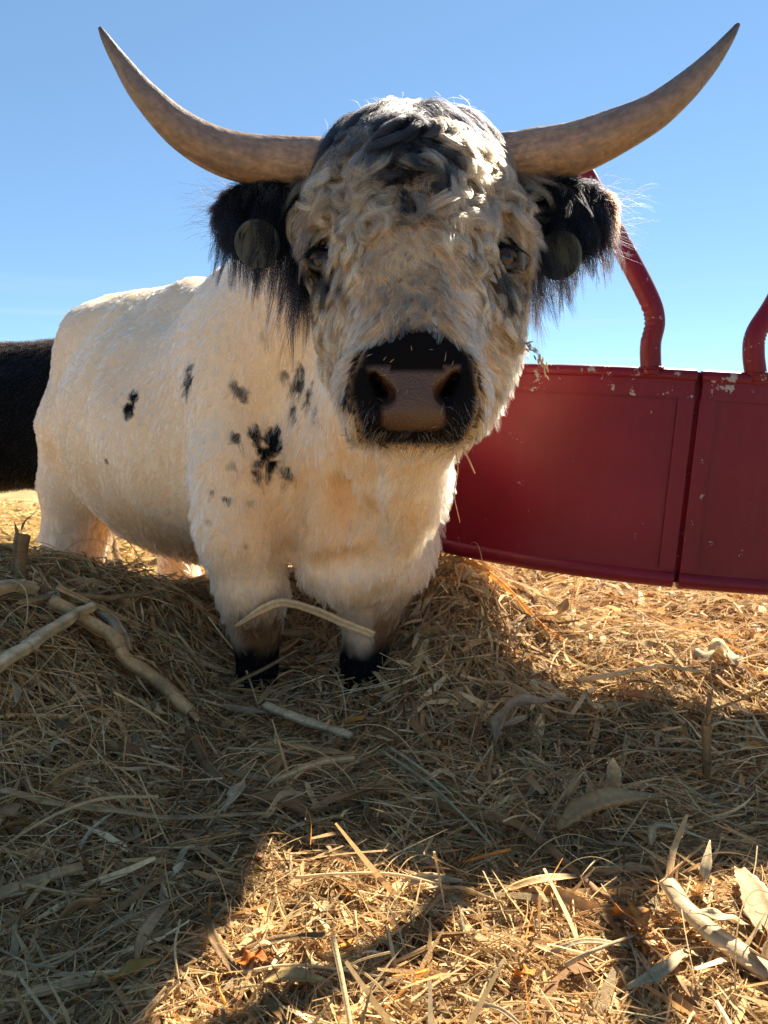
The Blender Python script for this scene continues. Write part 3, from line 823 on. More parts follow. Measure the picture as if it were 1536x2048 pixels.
# --- whiskers, chin hair, lashes
N = 420
ro, no_ = samp(N, lambda C: (muzzle_w(C) > 0.4) * NOHAIR(C) * (C[:, 2] < P(828, 790, 1.1)[2]) + 1e-9, r)
cb = tang(np.tile(np.array([0, 0.3, -1.0]), (N, 1)) + np.outer(np.sign(ro[:, 0] - 0.045), [0.7, 0, 0]) + r.normal(size=(N, 3)) * 0.3, no_)
pts = grow(ro, no_, cb, r.uniform(0.012, 0.032, N), np.full(N, 0.5), 6, 0.3, 0.1, r)
wc = np.where((r.random(N) < 0.25)[:, None], np.array([0.45, 0.40, 0.33]), np.array([0.02, 0.018, 0.018]))
curves_obj('whiskers', pts, np.full(N, 0.0002), wc, bull)
LS = []
for e_, sg in zip(EYES, (-1, 1)):
    for k in range(60):
        a_ = r.uniform(0.15, 0.95) * math.pi
        q = e_ + np.array([math.cos(a_) * 0.023, -0.012, math.sin(a_) * 0.019])
        d_ = nrm(np.array([math.cos(a_) * 0.5 + sg * 0.5, -0.9, 0.1 + 0.2 * r.random()]))
        s_ = np.linspace(0, 1, 6)[:, None]
        LS.append(q + d_ * s_ * 0.026 + np.array([sg * 0.006, 0, -0.020]) * s_ ** 2)
LS = np.array(LS)
curves_obj('eyelashes', LS, np.full(len(LS), 0.00035), np.tile(BLACK, (len(LS), 1)), bull, DARKHAIR)
# ------------------------------------------------------------------ horns, eyes, ear tags
m, n, l, b = new_mat('horn')
at = n.new('ShaderNodeAttribute'); at.attribute_name = 'along'
ge = n.new('ShaderNodeNewGeometry')
mp2 = n.new('ShaderNodeMapping'); mp2.inputs['Scale'].default_value = (2.0, 2.0, 3.4)
nn1 = n.new('ShaderNodeTexNoise'); nn1.inputs['Scale'].default_value = 1.6; nn1.inputs['Detail'].default_value = 7; nn1.inputs['Distortion'].default_value = 0.6
nn2 = n.new('ShaderNodeTexNoise'); nn2.inputs['Scale'].default_value = 85; nn2.inputs['Detail'].default_value = 6
hv = n.new('ShaderNodeAttribute'); hv.attribute_name = 'around'; l.new(hv.outputs['Vector'], mp2.inputs['Vector']); l.new(mp2.outputs[0], nn1.inputs['Vector']); l.new(ge.outputs['Position'], nn2.inputs['Vector'])
mm = n.new('ShaderNodeMath'); mm.operation = 'MULTIPLY_ADD'; mm.inputs[1].default_value = 1.0; mm.inputs[2].default_value = -0.48
l.new(nn1.outputs[0], mm.inputs[0])
aa = n.new('ShaderNodeMath'); aa.operation = 'ADD'; l.new(at.outputs['Fac'], aa.inputs[0]); l.new(mm.outputs[0], aa.inputs[1])
cr = n.new('ShaderNodeValToRGB'); e = cr.color_ramp.elements
e[0].position = 0.0; e[0].color = (0.20, 0.125, 0.088, 1); e[1].position = 1.0; e[1].color = (0.085, 0.068, 0.058, 1)
for ps, cl in ((0.18, (0.36, 0.225, 0.135, 1)), (0.32, (0.28, 0.175, 0.115, 1)), (0.5, (0.21, 0.14, 0.105, 1)), (0.72, (0.165, 0.125, 0.102, 1))):
    q = e.new(ps); q.color = cl
l.new(aa.outputs[0], cr.inputs[0])
mxc = n.new('ShaderNodeMix'); mxc.data_type = 'RGBA'; mxc.blend_type = 'MULTIPLY'; mxc.inputs[0].default_value = 0.55
cr2 = n.new('ShaderNodeValToRGB'); cr2.color_ramp.elements[0].position = 0.35; cr2.color_ramp.elements[0].color = (0.45, 0.42, 0.42, 1); cr2.color_ramp.elements[1].position = 0.62
l.new(nn2.outputs[0], cr2.inputs[0]); l.new(cr.outputs[0], mxc.inputs[6]); l.new(cr2.outputs[0], mxc.inputs[7])
l.new(mxc.outputs[2], b.inputs['Base Color'])
mr = n.new('ShaderNodeMapRange'); mr.inputs['To Min'].default_value = 0.33; mr.inputs['To Max'].default_value = 0.6; l.new(nn1.outputs[0], mr.inputs['Value']); l.new(mr.outputs[0], b.inputs['Roughness'])
bu = n.new('ShaderNodeBump'); bu.inputs['Strength'].default_value = 0.6; bu.inputs['Distance'].default_value = 0.003
ad = n.new('ShaderNodeMath'); ad.operation = 'ADD'; l.new(nn1.outputs[0], ad.inputs[0]); l.new(nn2.outputs[0], ad.inputs[1]); l.new(ad.outputs[0], bu.inputs['Height']); l.new(bu.outputs[0], b.inputs['Normal'])
HORN = m
def horn(rows):
    c = np.array([np.append(P(u, v, y), d / 2 / FPX * y) for u, v, y, d in rows])
    s_ = spline(c, 60); V, F = tube(s_[:, :3], np.maximum(s_[:, 3], 0.002), 28)
    k = np.arange(len(V)) // 28 / 60.0
    ringed = 1 + 0.012 * np.sin(k * 90) * (k < 0.3)
    ang = (np.arange(len(V)) % 28) / 28 * 2 * math.pi; ii = np.minimum(np.arange(len(V)) // 28, 59)
    wob = 1 + 0.018 * snoise(np.stack([np.cos(ang) * 1.5, np.sin(ang) * 1.5, k * 9], 1), 0.5, 15, 3) + 0.016 * np.sin(k * 105 + 1.5 * np.cos(ang) + 4 * np.sin(k * 17)) * np.clip((0.34 - k) / 0.1, 0, 1)
    V = s_[ii, :3] + (V - s_[ii, :3]) * wob[:, None]
    me = mesh_from('horn', V, F, HORN)
    set_col(me, 'around', np.stack([np.cos(ang), np.sin(ang), k * 2.4], 1) + P(rows[0][0], 300, 1.0)[0] * 7)
    set_col(me, 'along', np.repeat(np.clip(k, 0, 1)[:, None], 3, 1))
    return link('horn', me, bull)
horn([(690, 335, 1.52, 98), (620, 329, 1.50, 97), (540, 324, 1.48, 94), (450, 307, 1.45, 86), (365, 262, 1.42, 72), (290, 190, 1.40, 52), (240, 122, 1.39, 32), (212, 78, 1.38, 18), (200, 56, 1.38, 8)])
horn([(960, 330, 1.52, 98), (1035, 317, 1.50, 97), (1105, 305, 1.48, 96), (1165, 292, 1.46, 94), (1280, 240, 1.42, 74), (1350, 192, 1.40, 59), (1412, 133, 1.39, 41), (1455, 80, 1.38, 22), (1476, 49, 1.38, 9)])

m, n, l, b = new_mat('eyeball')
at = n.new('ShaderNodeAttribute'); at.attribute_name = 'skin'
l.new(at.outputs['Color'], b.inputs['Base Color']); b.inputs['Roughness'].default_value = 0.08; b.inputs['Specular IOR Level'].default_value = 0.4
m2, n, l, b2 = new_mat('eyelid_skin'); b2.inputs['Base Color'].default_value = (0.012, 0.011, 0.012, 1); b2.inputs['Roughness'].default_value = 0.45
for e_, sg in zip(EYES, (-1, 1)):
    c = e_ + np.array([0, 0.006, 0]); fw = nrm(np.array([sg * 0.25, -1, -0.1]))
    rx = nrm(np.cross(fw, [0, 0, 1.0])); up = np.cross(rx, fw)
    nu, nv = 24, 20; V = []; C = []
    for i in range(nu + 1):
        th = i / nu * math.pi
        for j in range(nv * 2):
            ph = j / nv * math.pi
            d = fw * math.cos(th) + (rx * math.cos(ph) + up * math.sin(ph)) * math.sin(th)
            V.append(c + d * 0.0215)
            a_ = math.sin(th) if th < 1.57 else 1
            px, py = math.cos(ph) * a_, math.sin(ph) * a_
            pup = math.hypot(px / 0.40, py / 0.22) < 1
            C.append((0.004, 0.004, 0.005) if pup else ((0.038, 0.014, 0.008) if a_ < 0.70 else (0.02, 0.011, 0.009)))
    F = [(i * 2 * nv + j, i * 2 * nv + (j + 1) % (2 * nv), (i + 1) * 2 * nv + (j + 1) % (2 * nv), (i + 1) * 2 * nv + j) for i in range(nu) for j in range(2 * nv)]
    me = mesh_from('eye', V, F, m); set_col(me, 'skin', np.array(C[:len(me.vertices)]))
    eo = link('eye', me, bull)
    for lo, a0, a1_ in (('upper', 0.04, math.pi - 0.04), ('lower', math.pi + 0.04, 2 * math.pi - 0.04)):
        ang = np.linspace(a0, a1_, 16)
        open_ = 0.48 if lo == 'upper' else 0.58
        pts = np.array([c + fw * 0.0105 * (1 - 0.2 * abs(math.cos(t))) + rx * math.cos(t) * 0.022 + up * math.sin(t) * 0.022 * open_ for t in ang])
        V, F = tube(pts, 0.0022 + 0.0060 * np.sin(np.linspace(0, math.pi, 16)) ** 0.6, 8)
        link('eyelid', mesh_from('eyelid', V, F, m2), eo)

m, n, l, b = new_mat('tag_plastic')
no = n.new('ShaderNodeTexNoise'); no.inputs['Scale'].default_value = 30; no.inputs['Detail'].default_value = 5
cr = n.new('ShaderNodeValToRGB'); cr.color_ramp.elements[0].color = (0.022, 0.030, 0.018, 1); cr.color_ramp.elements[1].color = (0.05, 0.056, 0.042, 1)
l.new(no.outputs[0], cr.inputs[0]); l.new(cr.outputs[0], b.inputs['Base Color']); b.inputs['Roughness'].default_value = 0.48
TAG = m
def ear_tag(u, v, Y, rad, nx, lab):
    c = P(u, v, Y); fw = nrm(np.array([nx, -1.0, -0.15])); rx = nrm(np.cross(fw, [0, 0, 1.0])); up = np.cross(rx, fw)
    prof = [(0.0, 0.0012), (0.86, 0.0012), (0.95, 0.0022), (1.0, 0.001), (1.0, -0.001), (0.95, -0.0022), (0.0, -0.0022)]
    def lathe(pr, R_, c0):
        V = []; F = []; sg = 36
        for a_, d_ in pr:
            for j in range(sg):
                t = j / sg * 2 * math.pi; V.append(c0 + (rx * math.cos(t) + up * math.sin(t) * 1.04) * max(a_, 0.001) * R_ + fw * d_)
        for i in range(len(pr) - 1):
            for j in range(sg): F.append((i * sg + j, i * sg + (j + 1) % sg, (i + 1) * sg + (j + 1) % sg, (i + 1) * sg + j))
        return V, F
    t = link('ear_tag', mesh_from('ear_tag', *lathe(prof, rad, c), TAG, smooth=False), bull); t['label'] = lab
    k = link('stud', mesh_from('stud', *lathe([(0, 0.004), (0.8, 0.0035), (1, 0.002), (1, 0.0)], 0.007, c + up * rad * 0.7), TAG), t)
ear_tag(515, 488, 1.425, 0.0425, 0.15, 'round dark green tag in the ear below the left horn')
ear_tag(1118, 511, 1.425, 0.0425, -0.55, 'round dark green tag in the ear below the right horn')
# ------------------------------------------------------------------ round-bale feeder: two bolted sections of red sheet with bent tube arches
FC, FR, FT = np.array([0.95, 3.0, 0.31]), 1.10, R(4.0)
def ring(phi, z, dr=0.0):
    """Point of the feeder ring: phi from the side nearest the camera, z above its lower edge; the ring leans a little to the right."""
    x, y = (FR + dr) * math.sin(phi), -(FR + dr) * math.cos(phi)
    return FC + np.array([x * math.cos(FT) + z * math.sin(FT), y, -x * math.sin(FT) + z * math.cos(FT)])
feeder = empty('hay_feeder', tuple(ring(R(-9.6), 0.0)))
tag(feeder, 'dark red sheet metal round bale feeder with bent tube arches, paint chipped', 'hay feeder')

def red_paint(name, wear=0.0):
    m, n, l, b = new_mat(name)
    ge = n.new('ShaderNodeNewGeometry')
    na = n.new('ShaderNodeTexNoise'); na.inputs['Scale'].default_value = 2.2; na.inputs['Detail'].default_value = 5
    nb = n.new('ShaderNodeTexNoise'); nb.inputs['Scale'].default_value = 26; nb.inputs['Detail'].default_value = 7; nb.inputs['Roughness'].default_value = 0.65
    nc = n.new('ShaderNodeTexNoise'); nc.inputs['Scale'].default_value = 180; nc.inputs['Detail'].default_value = 3
    mp_ = n.new('ShaderNodeMapping'); mp_.inputs['Scale'].default_value = (40, 40, 7)
    nd = n.new('ShaderNodeTexNoise'); nd.inputs['Scale'].default_value = 1.0; nd.inputs['Detail'].default_value = 5
    for q in (na, nb, nc): l.new(ge.outputs['Position'], q.inputs['Vector'])
    l.new(ge.outputs['Position'], mp_.inputs['Vector']); l.new(mp_.outputs[0], nd.inputs['Vector'])
    base = n.new('ShaderNodeValToRGB'); base.color_ramp.elements[0].position = 0.35; base.color_ramp.elements[0].color = (0.100, 0.004, 0.012, 1)
    base.color_ramp.elements[1].position = 0.7; base.color_ramp.elements[1].color = (0.155, 0.007, 0.019, 1)
    l.new(na.outputs[0], base.inputs[0])
    dust = n.new('ShaderNodeMapRange'); dust.inputs['From Min'].default_value = 0.52; dust.inputs['From Max'].default_value = 0.85; dust.inputs['To Max'].default_value = 0.14
    l.new(nd.outputs[0], dust.inputs['Value'])
    m1 = n.new('ShaderNodeMix'); m1.data_type = 'RGBA'; m1.inputs[7].default_value = (0.15, 0.06, 0.045, 1)
    l.new(dust.outputs[0], m1.inputs[0]); l.new(base.outputs[0], m1.inputs[6])
    chip = n.new('ShaderNodeMath'); chip.operation = 'MULTIPLY_ADD'; chip.inputs[1].default_value = 0.25
    l.new(nc.outputs[0], chip.inputs[0]); l.new(nb.outputs[0], chip.inputs[2])
    th = n.new('ShaderNodeMapRange'); th.inputs['From Min'].default_value = 0.83 - wear; th.inputs['From Max'].default_value = 0.845 - wear
    l.new(chip.outputs[0], th.inputs['Value'])
    m2 = n.new('ShaderNodeMix'); m2.data_type = 'RGBA'; m2.inputs[7].default_value = (0.26, 0.24, 0.24, 1)
    l.new(th.outputs[0], m2.inputs[0]); l.new(m1.outputs[2], m2.inputs[6]); l.new(m2.outputs[2], b.inputs['Base Color'])
    ro_ = n.new('ShaderNodeMapRange'); ro_.inputs['To Min'].default_value = 0.30; ro_.inputs['To Max'].default_value = 0.52; l.new(nb.outputs[0], ro_.inputs['Value']); l.new(ro_.outputs[0], b.inputs['Roughness'])
    bu = n.new('ShaderNodeBump'); bu.inputs['Strength'].default_value = 0.25; bu.inputs['Distance'].default_value = 0.03; l.new(na.outputs[0], bu.inputs['Height'])
    bu2 = n.new('ShaderNodeBump'); bu2.inputs['Strength'].default_value = 0.5; bu2.inputs['Distance'].default_value = 0.0012; bu2.invert = True; l.new(th.outputs[0], bu2.inputs['Height']); l.new(bu.outputs[0], bu2.inputs['Normal'])
    l.new(bu2.outputs[0], b.inputs['Normal'])
    b.inputs['Specular IOR Level'].default_value = 0.22
    return m
PAINT, PAINTW = red_paint('red_paint', 0.008), red_paint('red_paint_worn', 0.10)

def sweep(prof, p0, p1, n_=70, mat=PAINT, name='panel', parent=feeder, closed=True):
    """Profile (dr, z) rows carried round the ring from angle p0 to p1."""
    ph = np.linspace(p0, p1, n_); k = len(prof); V = []; F = []
    for t in ph: V += [ring(t, z, dr) for dr, z in prof]
    for i in range(n_ - 1):
        for j in range(k if closed else k - 1):
            q = (j + 1) % k; F.append((i * k + j, i * k + q, (i + 1) * k + q, (i + 1) * k + j))
    me = mesh_from(name, V, F, mat, smooth=False)
    bm = bmesh.new(); bm.from_mesh(me)
    ends = [e for e in bm.edges if e.is_boundary]
    if closed: bmesh.ops.contextual_create(bm, geom=[e for e in ends]) if False else bmesh.ops.holes_fill(bm, edges=ends, sides=0)
    bmesh.ops.recalc_face_normals(bm, faces=bm.faces); bm.to_mesh(me); bm.free()
    for p_ in me.polygons: p_.use_smooth = len(p_.vertices) == 4
    me.set_sharp_from_angle(angle=R(40))
    return link(name, me, parent)

def circ(r_, dr, z, k=14): return [(dr + r_ * math.cos(2 * math.pi * i / k), z + r_ * math.sin(2 * math.pi * i / k)) for i in range(k)]
HT = 0.545
JOIN = R(-9.6)
for side, (a0, a1) in enumerate(((R(-104), JOIN - 0.0062), (JOIN + 0.0062, R(84)))):
    e0, e1 = (a1 - 0.036, a1) if side == 0 else (a0, a0 + 0.036)
    sheet = sweep([(0.0, 0.035), (0.0, HT - 0.012), (-0.003, HT - 0.012), (-0.003, 0.035)], a0 + 0.002, a1 - 0.002, name='panel')
    sheet['label'] = 'long red sheet running left behind the bull' if side == 0 else 'red sheet running out of the picture on the right'
    sweep([(0.0025, HT - 0.050), (0.0055, HT - 0.052), (0.0055, HT - 0.004), (0.0025, HT - 0.004)], a0 + 0.003, a1 - 0.003, mat=PAINTW, name='lip')
    sweep(circ(0.0185, -0.008, HT + 0.006), a0, a1, mat=PAINTW, name='top_rail')
    sweep(circ(0.0235, -0.012, 0.022), a0, a1, name='bottom_rail')
    sweep([(0.0022, 0.050), (0.0075, 0.050), (0.0075, HT - 0.0505), (0.0022, HT - 0.0505)], e0, e1, 6, mat=PAINT, name='end_flange')
sweep([(-0.030, 0.01), (-0.026, 0.01), (-0.026, HT + 0.02), (-0.030, HT + 0.02)], JOIN - 0.03, JOIN + 0.03, 5, mat=PAINT, name='joint_strip')
# bolts that draw the two end flanges together
for z in (0.14, 0.30, 0.46):
    V, F = tube([ring(JOIN - 0.010, z, -0.016), ring(JOIN + 0.010, z, -0.016)], [0.007, 0.007], 8)
    link('bolt', mesh_from('bolt', V, F, PAINTW, smooth=False), feeder)

def arch(rows, bend, label):
    c = np.array([P(*q) if len(q) == 3 else q[0] for q in rows])
    s_ = spline(c, 150); seg = 20
    V, F = tube(s_, np.full(150, 0.0262), seg)
    # the inside of the cold bend is crimped
    cen = P(*bend); 
    for i in range(150):
        d = np.linalg.norm(s_[i] - cen); w = max(0.0, 1 - (d / 0.075) ** 2)
        if w > 0:
            for j in range(seg):
                q = V[i * seg + j] - s_[i]; side = (q[0] * bend_side) / 0.0262
                if side > 0.3: V[i * seg + j] = s_[i] + q * (1 - 0.11 * w * side * (1 + math.sin(i * 2.1 + 0.8 * math.sin(i * 0.7))))
    o = link('arch_bar', mesh_from('arch_bar', V, F, PAINTW), feeder); o['label'] = label
    for e in (s_[0], s_[-1]):
        ang = np.linspace(0, 2 * math.pi, 25)
        pts = np.array([e + np.array([math.cos(t) * 0.027, math.sin(t) * 0.027, 0.017 + 0.002 * math.sin(9 * t)]) for t in ang])
        Vw, Fw = tube(pts, np.full(25, 0.0045), 6, cap=False)
        link('weld_bead', mesh_from('weld_bead', Vw, Fw, PAINTW), o)
bend_side = -1
def rp(px): # ring point of the top rail under a picture column
    best = min(np.linspace(-1.3, 1.2, 800), key=lambda t: abs((768 + ring(t, HT)[0] / ring(t, HT)[1] * FPX) - px)); return ring(best, HT + 0.004, -0.008)
a_, b_ = rp(1296), rp(905)
def at_rail(px, v, k): # above the rail
    q = rp(px); return (px, v, q[1])
arch([(a_,), (1301, 690, a_[1]), (1309, 640, a_[1]), (1292, 585, a_[1] + .005), (1232, 470, 1.99), (1170, 352, 2.02), (1138, 312, 2.04), (1090, 300, 2.07), (1010, 310, 2.12), (950, 400, 2.16), (905, 560, 2.20), (890, 650, 2.20), (b_,)],
     (1280, 640, 1.945), 'bent red tube rising behind the right ear')
a_ = rp(1505); b_ = rp(1790); bend_side = 1
arch([(a_,), (1507, 706, a_[1]), (1514, 664, a_[1]), (1550, 606, a_[1] + .005), (1612, 490, 1.93), (1668, 370, 1.95), (1700, 310, 1.96), (1780, 320, 1.98), (1830, 440, 1.99), (1830, 600, 1.99), (1815, 690, 1.98), (b_,)],
     (1530, 640, 1.905), 'bent red tube at the right edge')
# ------------------------------------------------------------------ black cow standing behind the bull's rump
cow = empty('cow', (-2.2, 4.1, 0.02))
tag(cow, 'black cow standing behind the rump of the white bull at the left edge', 'cow')
f = Field((-3.75, 3.45, -0.06), (-0.45, 4.8, 1.5), 0.014)
CY = 4.1
f.ell((-2.30, CY, 0.76), (0.80, 0.36, 0.38), None, 0.12)
f.ell((-1.72, CY, 0.78), (0.36, 0.29, 0.40), None, 0.12)
f.ell((-3.0, CY, 0.86), (0.38, 0.30, 0.34), None, 0.12)
f.cone((-1.65, CY, 1.08), (-3.1, CY, 1.09), 0.10, 0.11, 0.12)
f.cone((-1.55, CY, 0.88), (-1.10, CY + 0.10, 0.80), 0.26, 0.16, 0.12)
f.cone((-1.12, CY + 0.08, 0.82), (-0.88, CY + 0.15, 0.52), 0.13, 0.075, 0.08)
f.ell((-0.85, CY + 0.16, 0.48), (0.07, 0.075, 0.075), None, 0.05)
for s in (-1, 1): f.cone((-1.14, CY + 0.10 + s * 0.10, 0.90), (-1.20, CY + 0.10 + s * 0.25, 0.90), 0.035, 0.03, 0.03)
f.ell((-1.60, CY - 0.05, 0.42), (0.15, 0.13, 0.12), None, 0.08)
for x0, kn in ((-1.70, 0.02), (-2.98, -0.05)):
    for s in (-1, 1):
        f.chain([((x0, CY + s * 0.15, 0.60), 0.14), ((x0 - kn, CY + s * 0.16, 0.36), 0.075), ((x0 + kn, CY + s * 0.16, 0.14), 0.05), ((x0 + 0.02, CY + s * 0.16, 0.03), 0.06)], 0.07)
f.chain([((-3.36, CY, 1.08), 0.05), ((-3.45, CY, 0.85), 0.035), ((-3.45, CY, 0.45), 0.03), ((-3.45, CY, 0.30), 0.05)], 0.05)
CV, CF = f.mesh(); CV = relax(CV, CF, 2, 0.4); del f
me = mesh_from('body', CV, CF)
CN = np.empty(len(CV) * 3, np.float32); me.vertices.foreach_get('normal', CN); CN = CN.reshape(-1, 3).astype(float)
m, n, l, b = new_mat('black_hide'); b.inputs['Base Color'].default_value = (0.004, 0.004, 0.004, 1); b.inputs['Roughness'].default_value = 0.9; b.inputs['Specular IOR Level'].default_value = 0.05
me.materials.append(m); link('body', me, cow)
sc_ = sampler(CV, CF, CN); N = 26000
ro, no_ = sc_(N, lambda C: np.where(C[:, 0] > -2.6, 1.0, 0.5) * np.where(C[:, 1] > CY + 0.1, 0.3, 1) * np.where(C[:, 2] < 0.05, 0, 1), r)
comb = tang(np.tile(np.array([-0.5, 0, -0.7]), (N, 1)) + r.normal(size=(N, 3)) * 0.25, no_)
pts = grow(ro, no_, comb, r.uniform(0.03, 0.07, N), np.full(N, 0.28), 5, 0.2, 0.1, r)
cc = np.tile(BLACK * 0.9, (N, 1)); cc = mixc(cc, np.array([0.10, 0.055, 0.03]), sstep(0.5, 0.95, no_[:, 2]) * r.random(N) * 0.3)  # sunlit brownish edge of the back, painted into the upward-facing hairs
curves_obj('coat', pts, np.full(N, 0.0008), cc, cow, DARKHAIR)
# ------------------------------------------------------------------ loose hay: every stem and blade is geometry, too many to count
def straw_mat(name, transl=0.3):
    m = bpy.data.materials.new(name); m.use_nodes = True
    n, l = m.node_tree.nodes, m.node_tree.links
    b = n['Principled BSDF']; o = n['Material Output']
    at = n.new('ShaderNodeAttribute'); at.attribute_name = 'col'
    tr = n.new('ShaderNodeBsdfTranslucent'); mx = n.new('ShaderNodeMixShader'); mx.inputs[0].default_value = transl
    ge = n.new('ShaderNodeNewGeometry')
    no = n.new('ShaderNodeTexNoise'); no.inputs['Scale'].default_value = 120; no.inputs['Detail'].default_value = 3
    l.new(ge.outputs['Position'], no.inputs['Vector'])
    cr = n.new('ShaderNodeMapRange'); cr.inputs['To Min'].default_value = 0.55; cr.inputs['To Max'].default_value = 1.35; l.new(no.outputs[0], cr.inputs['Value'])
    vm = n.new('ShaderNodeVectorMath'); vm.operation = 'SCALE'; l.new(at.outputs['Color'], vm.inputs[0]); l.new(cr.outputs[0], vm.inputs['Scale'])
    l.new(vm.outputs[0], b.inputs['Base Color']); l.new(vm.outputs[0], tr.inputs['Color'])
    b.inputs['Roughness'].default_value = 0.62; b.inputs['Specular IOR Level'].default_value = 0.12
    mp_ = n.new('ShaderNodeTexNoise'); mp_.inputs['Scale'].default_value = 420; l.new(ge.outputs['Position'], mp_.inputs['Vector'])
    bu = n.new('ShaderNodeBump'); bu.inputs['Strength'].default_value = 0.5; bu.inputs['Distance'].default_value = 0.0015; l.new(mp_.outputs[0], bu.inputs['Height']); l.new(bu.outputs[0], b.inputs['Normal'])
    l.new(b.outputs[0], mx.inputs[1]); l.new(tr.outputs[0], mx.inputs[2]); l.new(mx.outputs[0], o.inputs['Surface'])
    return m
STRAW = straw_mat('straw', 0.3); HUSK = straw_mat('husk', 0.35)
PAL = np.array([1.06, 1.0, 0.92]) * np.array([[0.58, 0.39, 0.18], [0.70, 0.51, 0.26], [0.44, 0.27, 0.12], [0.52, 0.40, 0.22], [0.80, 0.64, 0.38], [0.26, 0.145, 0.065], [0.44, 0.36, 0.22], [0.64, 0.28, 0.06]])
PW = np.array([0.25, 0.18, 0.17, 0.14, 0.08, 0.10, 0.065, 0.015])

def scatter(N, rr, ylo, yhi, pw=1.6):
    u = rr.random(N); a = 1 - pw
    Y = (ylo ** a + u * (yhi ** a - ylo ** a)) ** (1 / a)
    X = rr.uniform(-1, 1, N) * (0.62 * Y + 0.28)
    return X, Y

def strands(N, K, rr, X, Y, L, upmax, pitch, curl):
    th = rr.uniform(0, 2 * math.pi, N) + 0.0
    p0 = np.stack([X, Y], 1); k = rr.normal(size=N) * curl
    s = (np.linspace(-0.5, 0.5, K))
    ang = th[:, None] + k[:, None] * s[None]
    st = (L / (K - 1))[:, None]
    dx = np.cumsum(np.cos(ang) * st, 1); dy = np.cumsum(np.sin(ang) * st, 1)
    dx -= dx.mean(1, keepdims=True); dy -= dy.mean(1, keepdims=True)
    x, y = p0[:, :1] + dx, p0[:, 1:] + dy
    h = height(x, y)
    off = upmax * rr.random(N) ** 1.4
    pt = rr.normal(size=N) * pitch
    z = h + np.maximum(off[:, None] + np.tan(np.clip(pt, -1.2, 1.2))[:, None] * (s[None] * L[:, None]) - (rr.random(N) * 0.25 * L)[:, None] * (2 * s[None]) ** 2 * 0.4, 0.001)
    return np.stack([x, y, z], 2)

def straw_color(p, rr, N):
    c = PAL[rr.choice(len(PAL), N, p=PW / PW.sum())] * rr.uniform(0.5, 1.35, (N, 1))
    dk = np.clip(snoise(p, 1.6, 91, 2) * 0.5, 0, 0.45)
    c = mixc(c, c * np.array([0.62, 0.62, 0.62]), dk)
    far = sstep(2.6, 4.0, p[:, 1]); c = mixc(c, np.array([0.66, 0.46, 0.19]) * rr.uniform(0.6, 1.15, (N, 1)), far * 0.8)
    return c

rr = np.random.default_rng(77)
# stems
N = 62000; X, Y = scatter(N, rr, 0.62, 3.6)
L = rr.gamma(2.6, 0.048, N) + 0.03; L *= np.where(Y < 1.05, 0.75, 1)
pts = strands(N, 6, rr, X, Y, L, 0.065, 0.20, 0.7)
hay = curves_obj('hay', pts, (0.0004 + rr.gamma(1.4, 0.00055, N)) * np.clip(Y / 1.4, 0.8, 1.8), straw_color(pts[:, 2], rr, N), None, STRAW)
tag(hay, 'loose tangled hay stems heaped round the legs of the bull', 'hay', kind='stuff')
# long tangled stems that arch out of the heap
N = 1600; X, Y = scatter(N, rr, 0.8, 3.0, 1.3)
wgt = 0.25 + 3.0 * height(X, Y) + 0.5 * (Y > 1.2); kp = rr.random(N) < wgt; X, Y = X[kp], Y[kp]; N = len(X)
L = rr.uniform(0.14, 0.34, N); pts = strands(N, 9, rr, X, Y, L, 0.03, 0.22, 1.3)
s_ = np.linspace(-1, 1, 9)[None]; pts[..., 2] += (rr.gamma(1.6, 0.014, N)[:, None] + 0.02) * (1 - s_ ** 2) + 0.012
tng = curves_obj('hay_tangle', pts, rr.uniform(0.0006, 0.0016, N), straw_color(pts[:, 4], rr, N), None, STRAW)
tag(tng, 'long wiry hay stems arching out of the heap', 'hay', kind='stuff')
# flat blades and chaff
N = 90000; X, Y = scatter(N, rr, 0.60, 7.0, 1.75)
K = 5; L = rr.gamma(2.0, 0.038, N) + 0.018; L *= np.where(Y > 3, 2.0, 1)
pts = strands(N, K, rr, X, Y, L, 0.060, 0.22, 0.55)
T = nrm(np.gradient(pts, axis=1)); roll = rr.normal(size=N) * 0.7
sd = nrm(np.cross(T, np.array([0, 0, 1.0]))); upv = np.cross(sd, T)
tw = roll[:, None] + rr.normal(size=N)[:, None] * np.linspace(-0.8, 0.8, K)[None]
wv = sd * np.cos(tw)[..., None] + upv * np.sin(tw)[..., None]
wd = (rr.gamma(1.5, 0.0013, N) + 0.0009 + (rr.random(N) < 0.16) * rr.uniform(0.001, 0.006, N)) * np.clip(Y / 1.6, 0.8, 2.4)
prof = np.array([0.55, 0.95, 1.0, 0.9, 0.4])
a_ = pts + wv * (wd[:, None] * prof)[..., None]; b_ = pts - wv * (wd[:, None] * prof)[..., None]
V = np.stack([a_, b_], 2).reshape(-1, 3)
base = np.arange(N)[:, None] * (2 * K) + np.arange(K - 1)[None] * 2
F = np.stack([base, base + 1, base + 3, base + 2], 2).reshape(-1, 4)
me = mesh_from('straw_litter', V, F, STRAW)
set_col(me, 'col', np.repeat(straw_color(pts[:, 2], rr, N), 2 * K, axis=0))
lit = link('straw_litter', me); tag(lit, 'flat straw blades and chaff strewn over the whole ground', 'straw', kind='stuff')

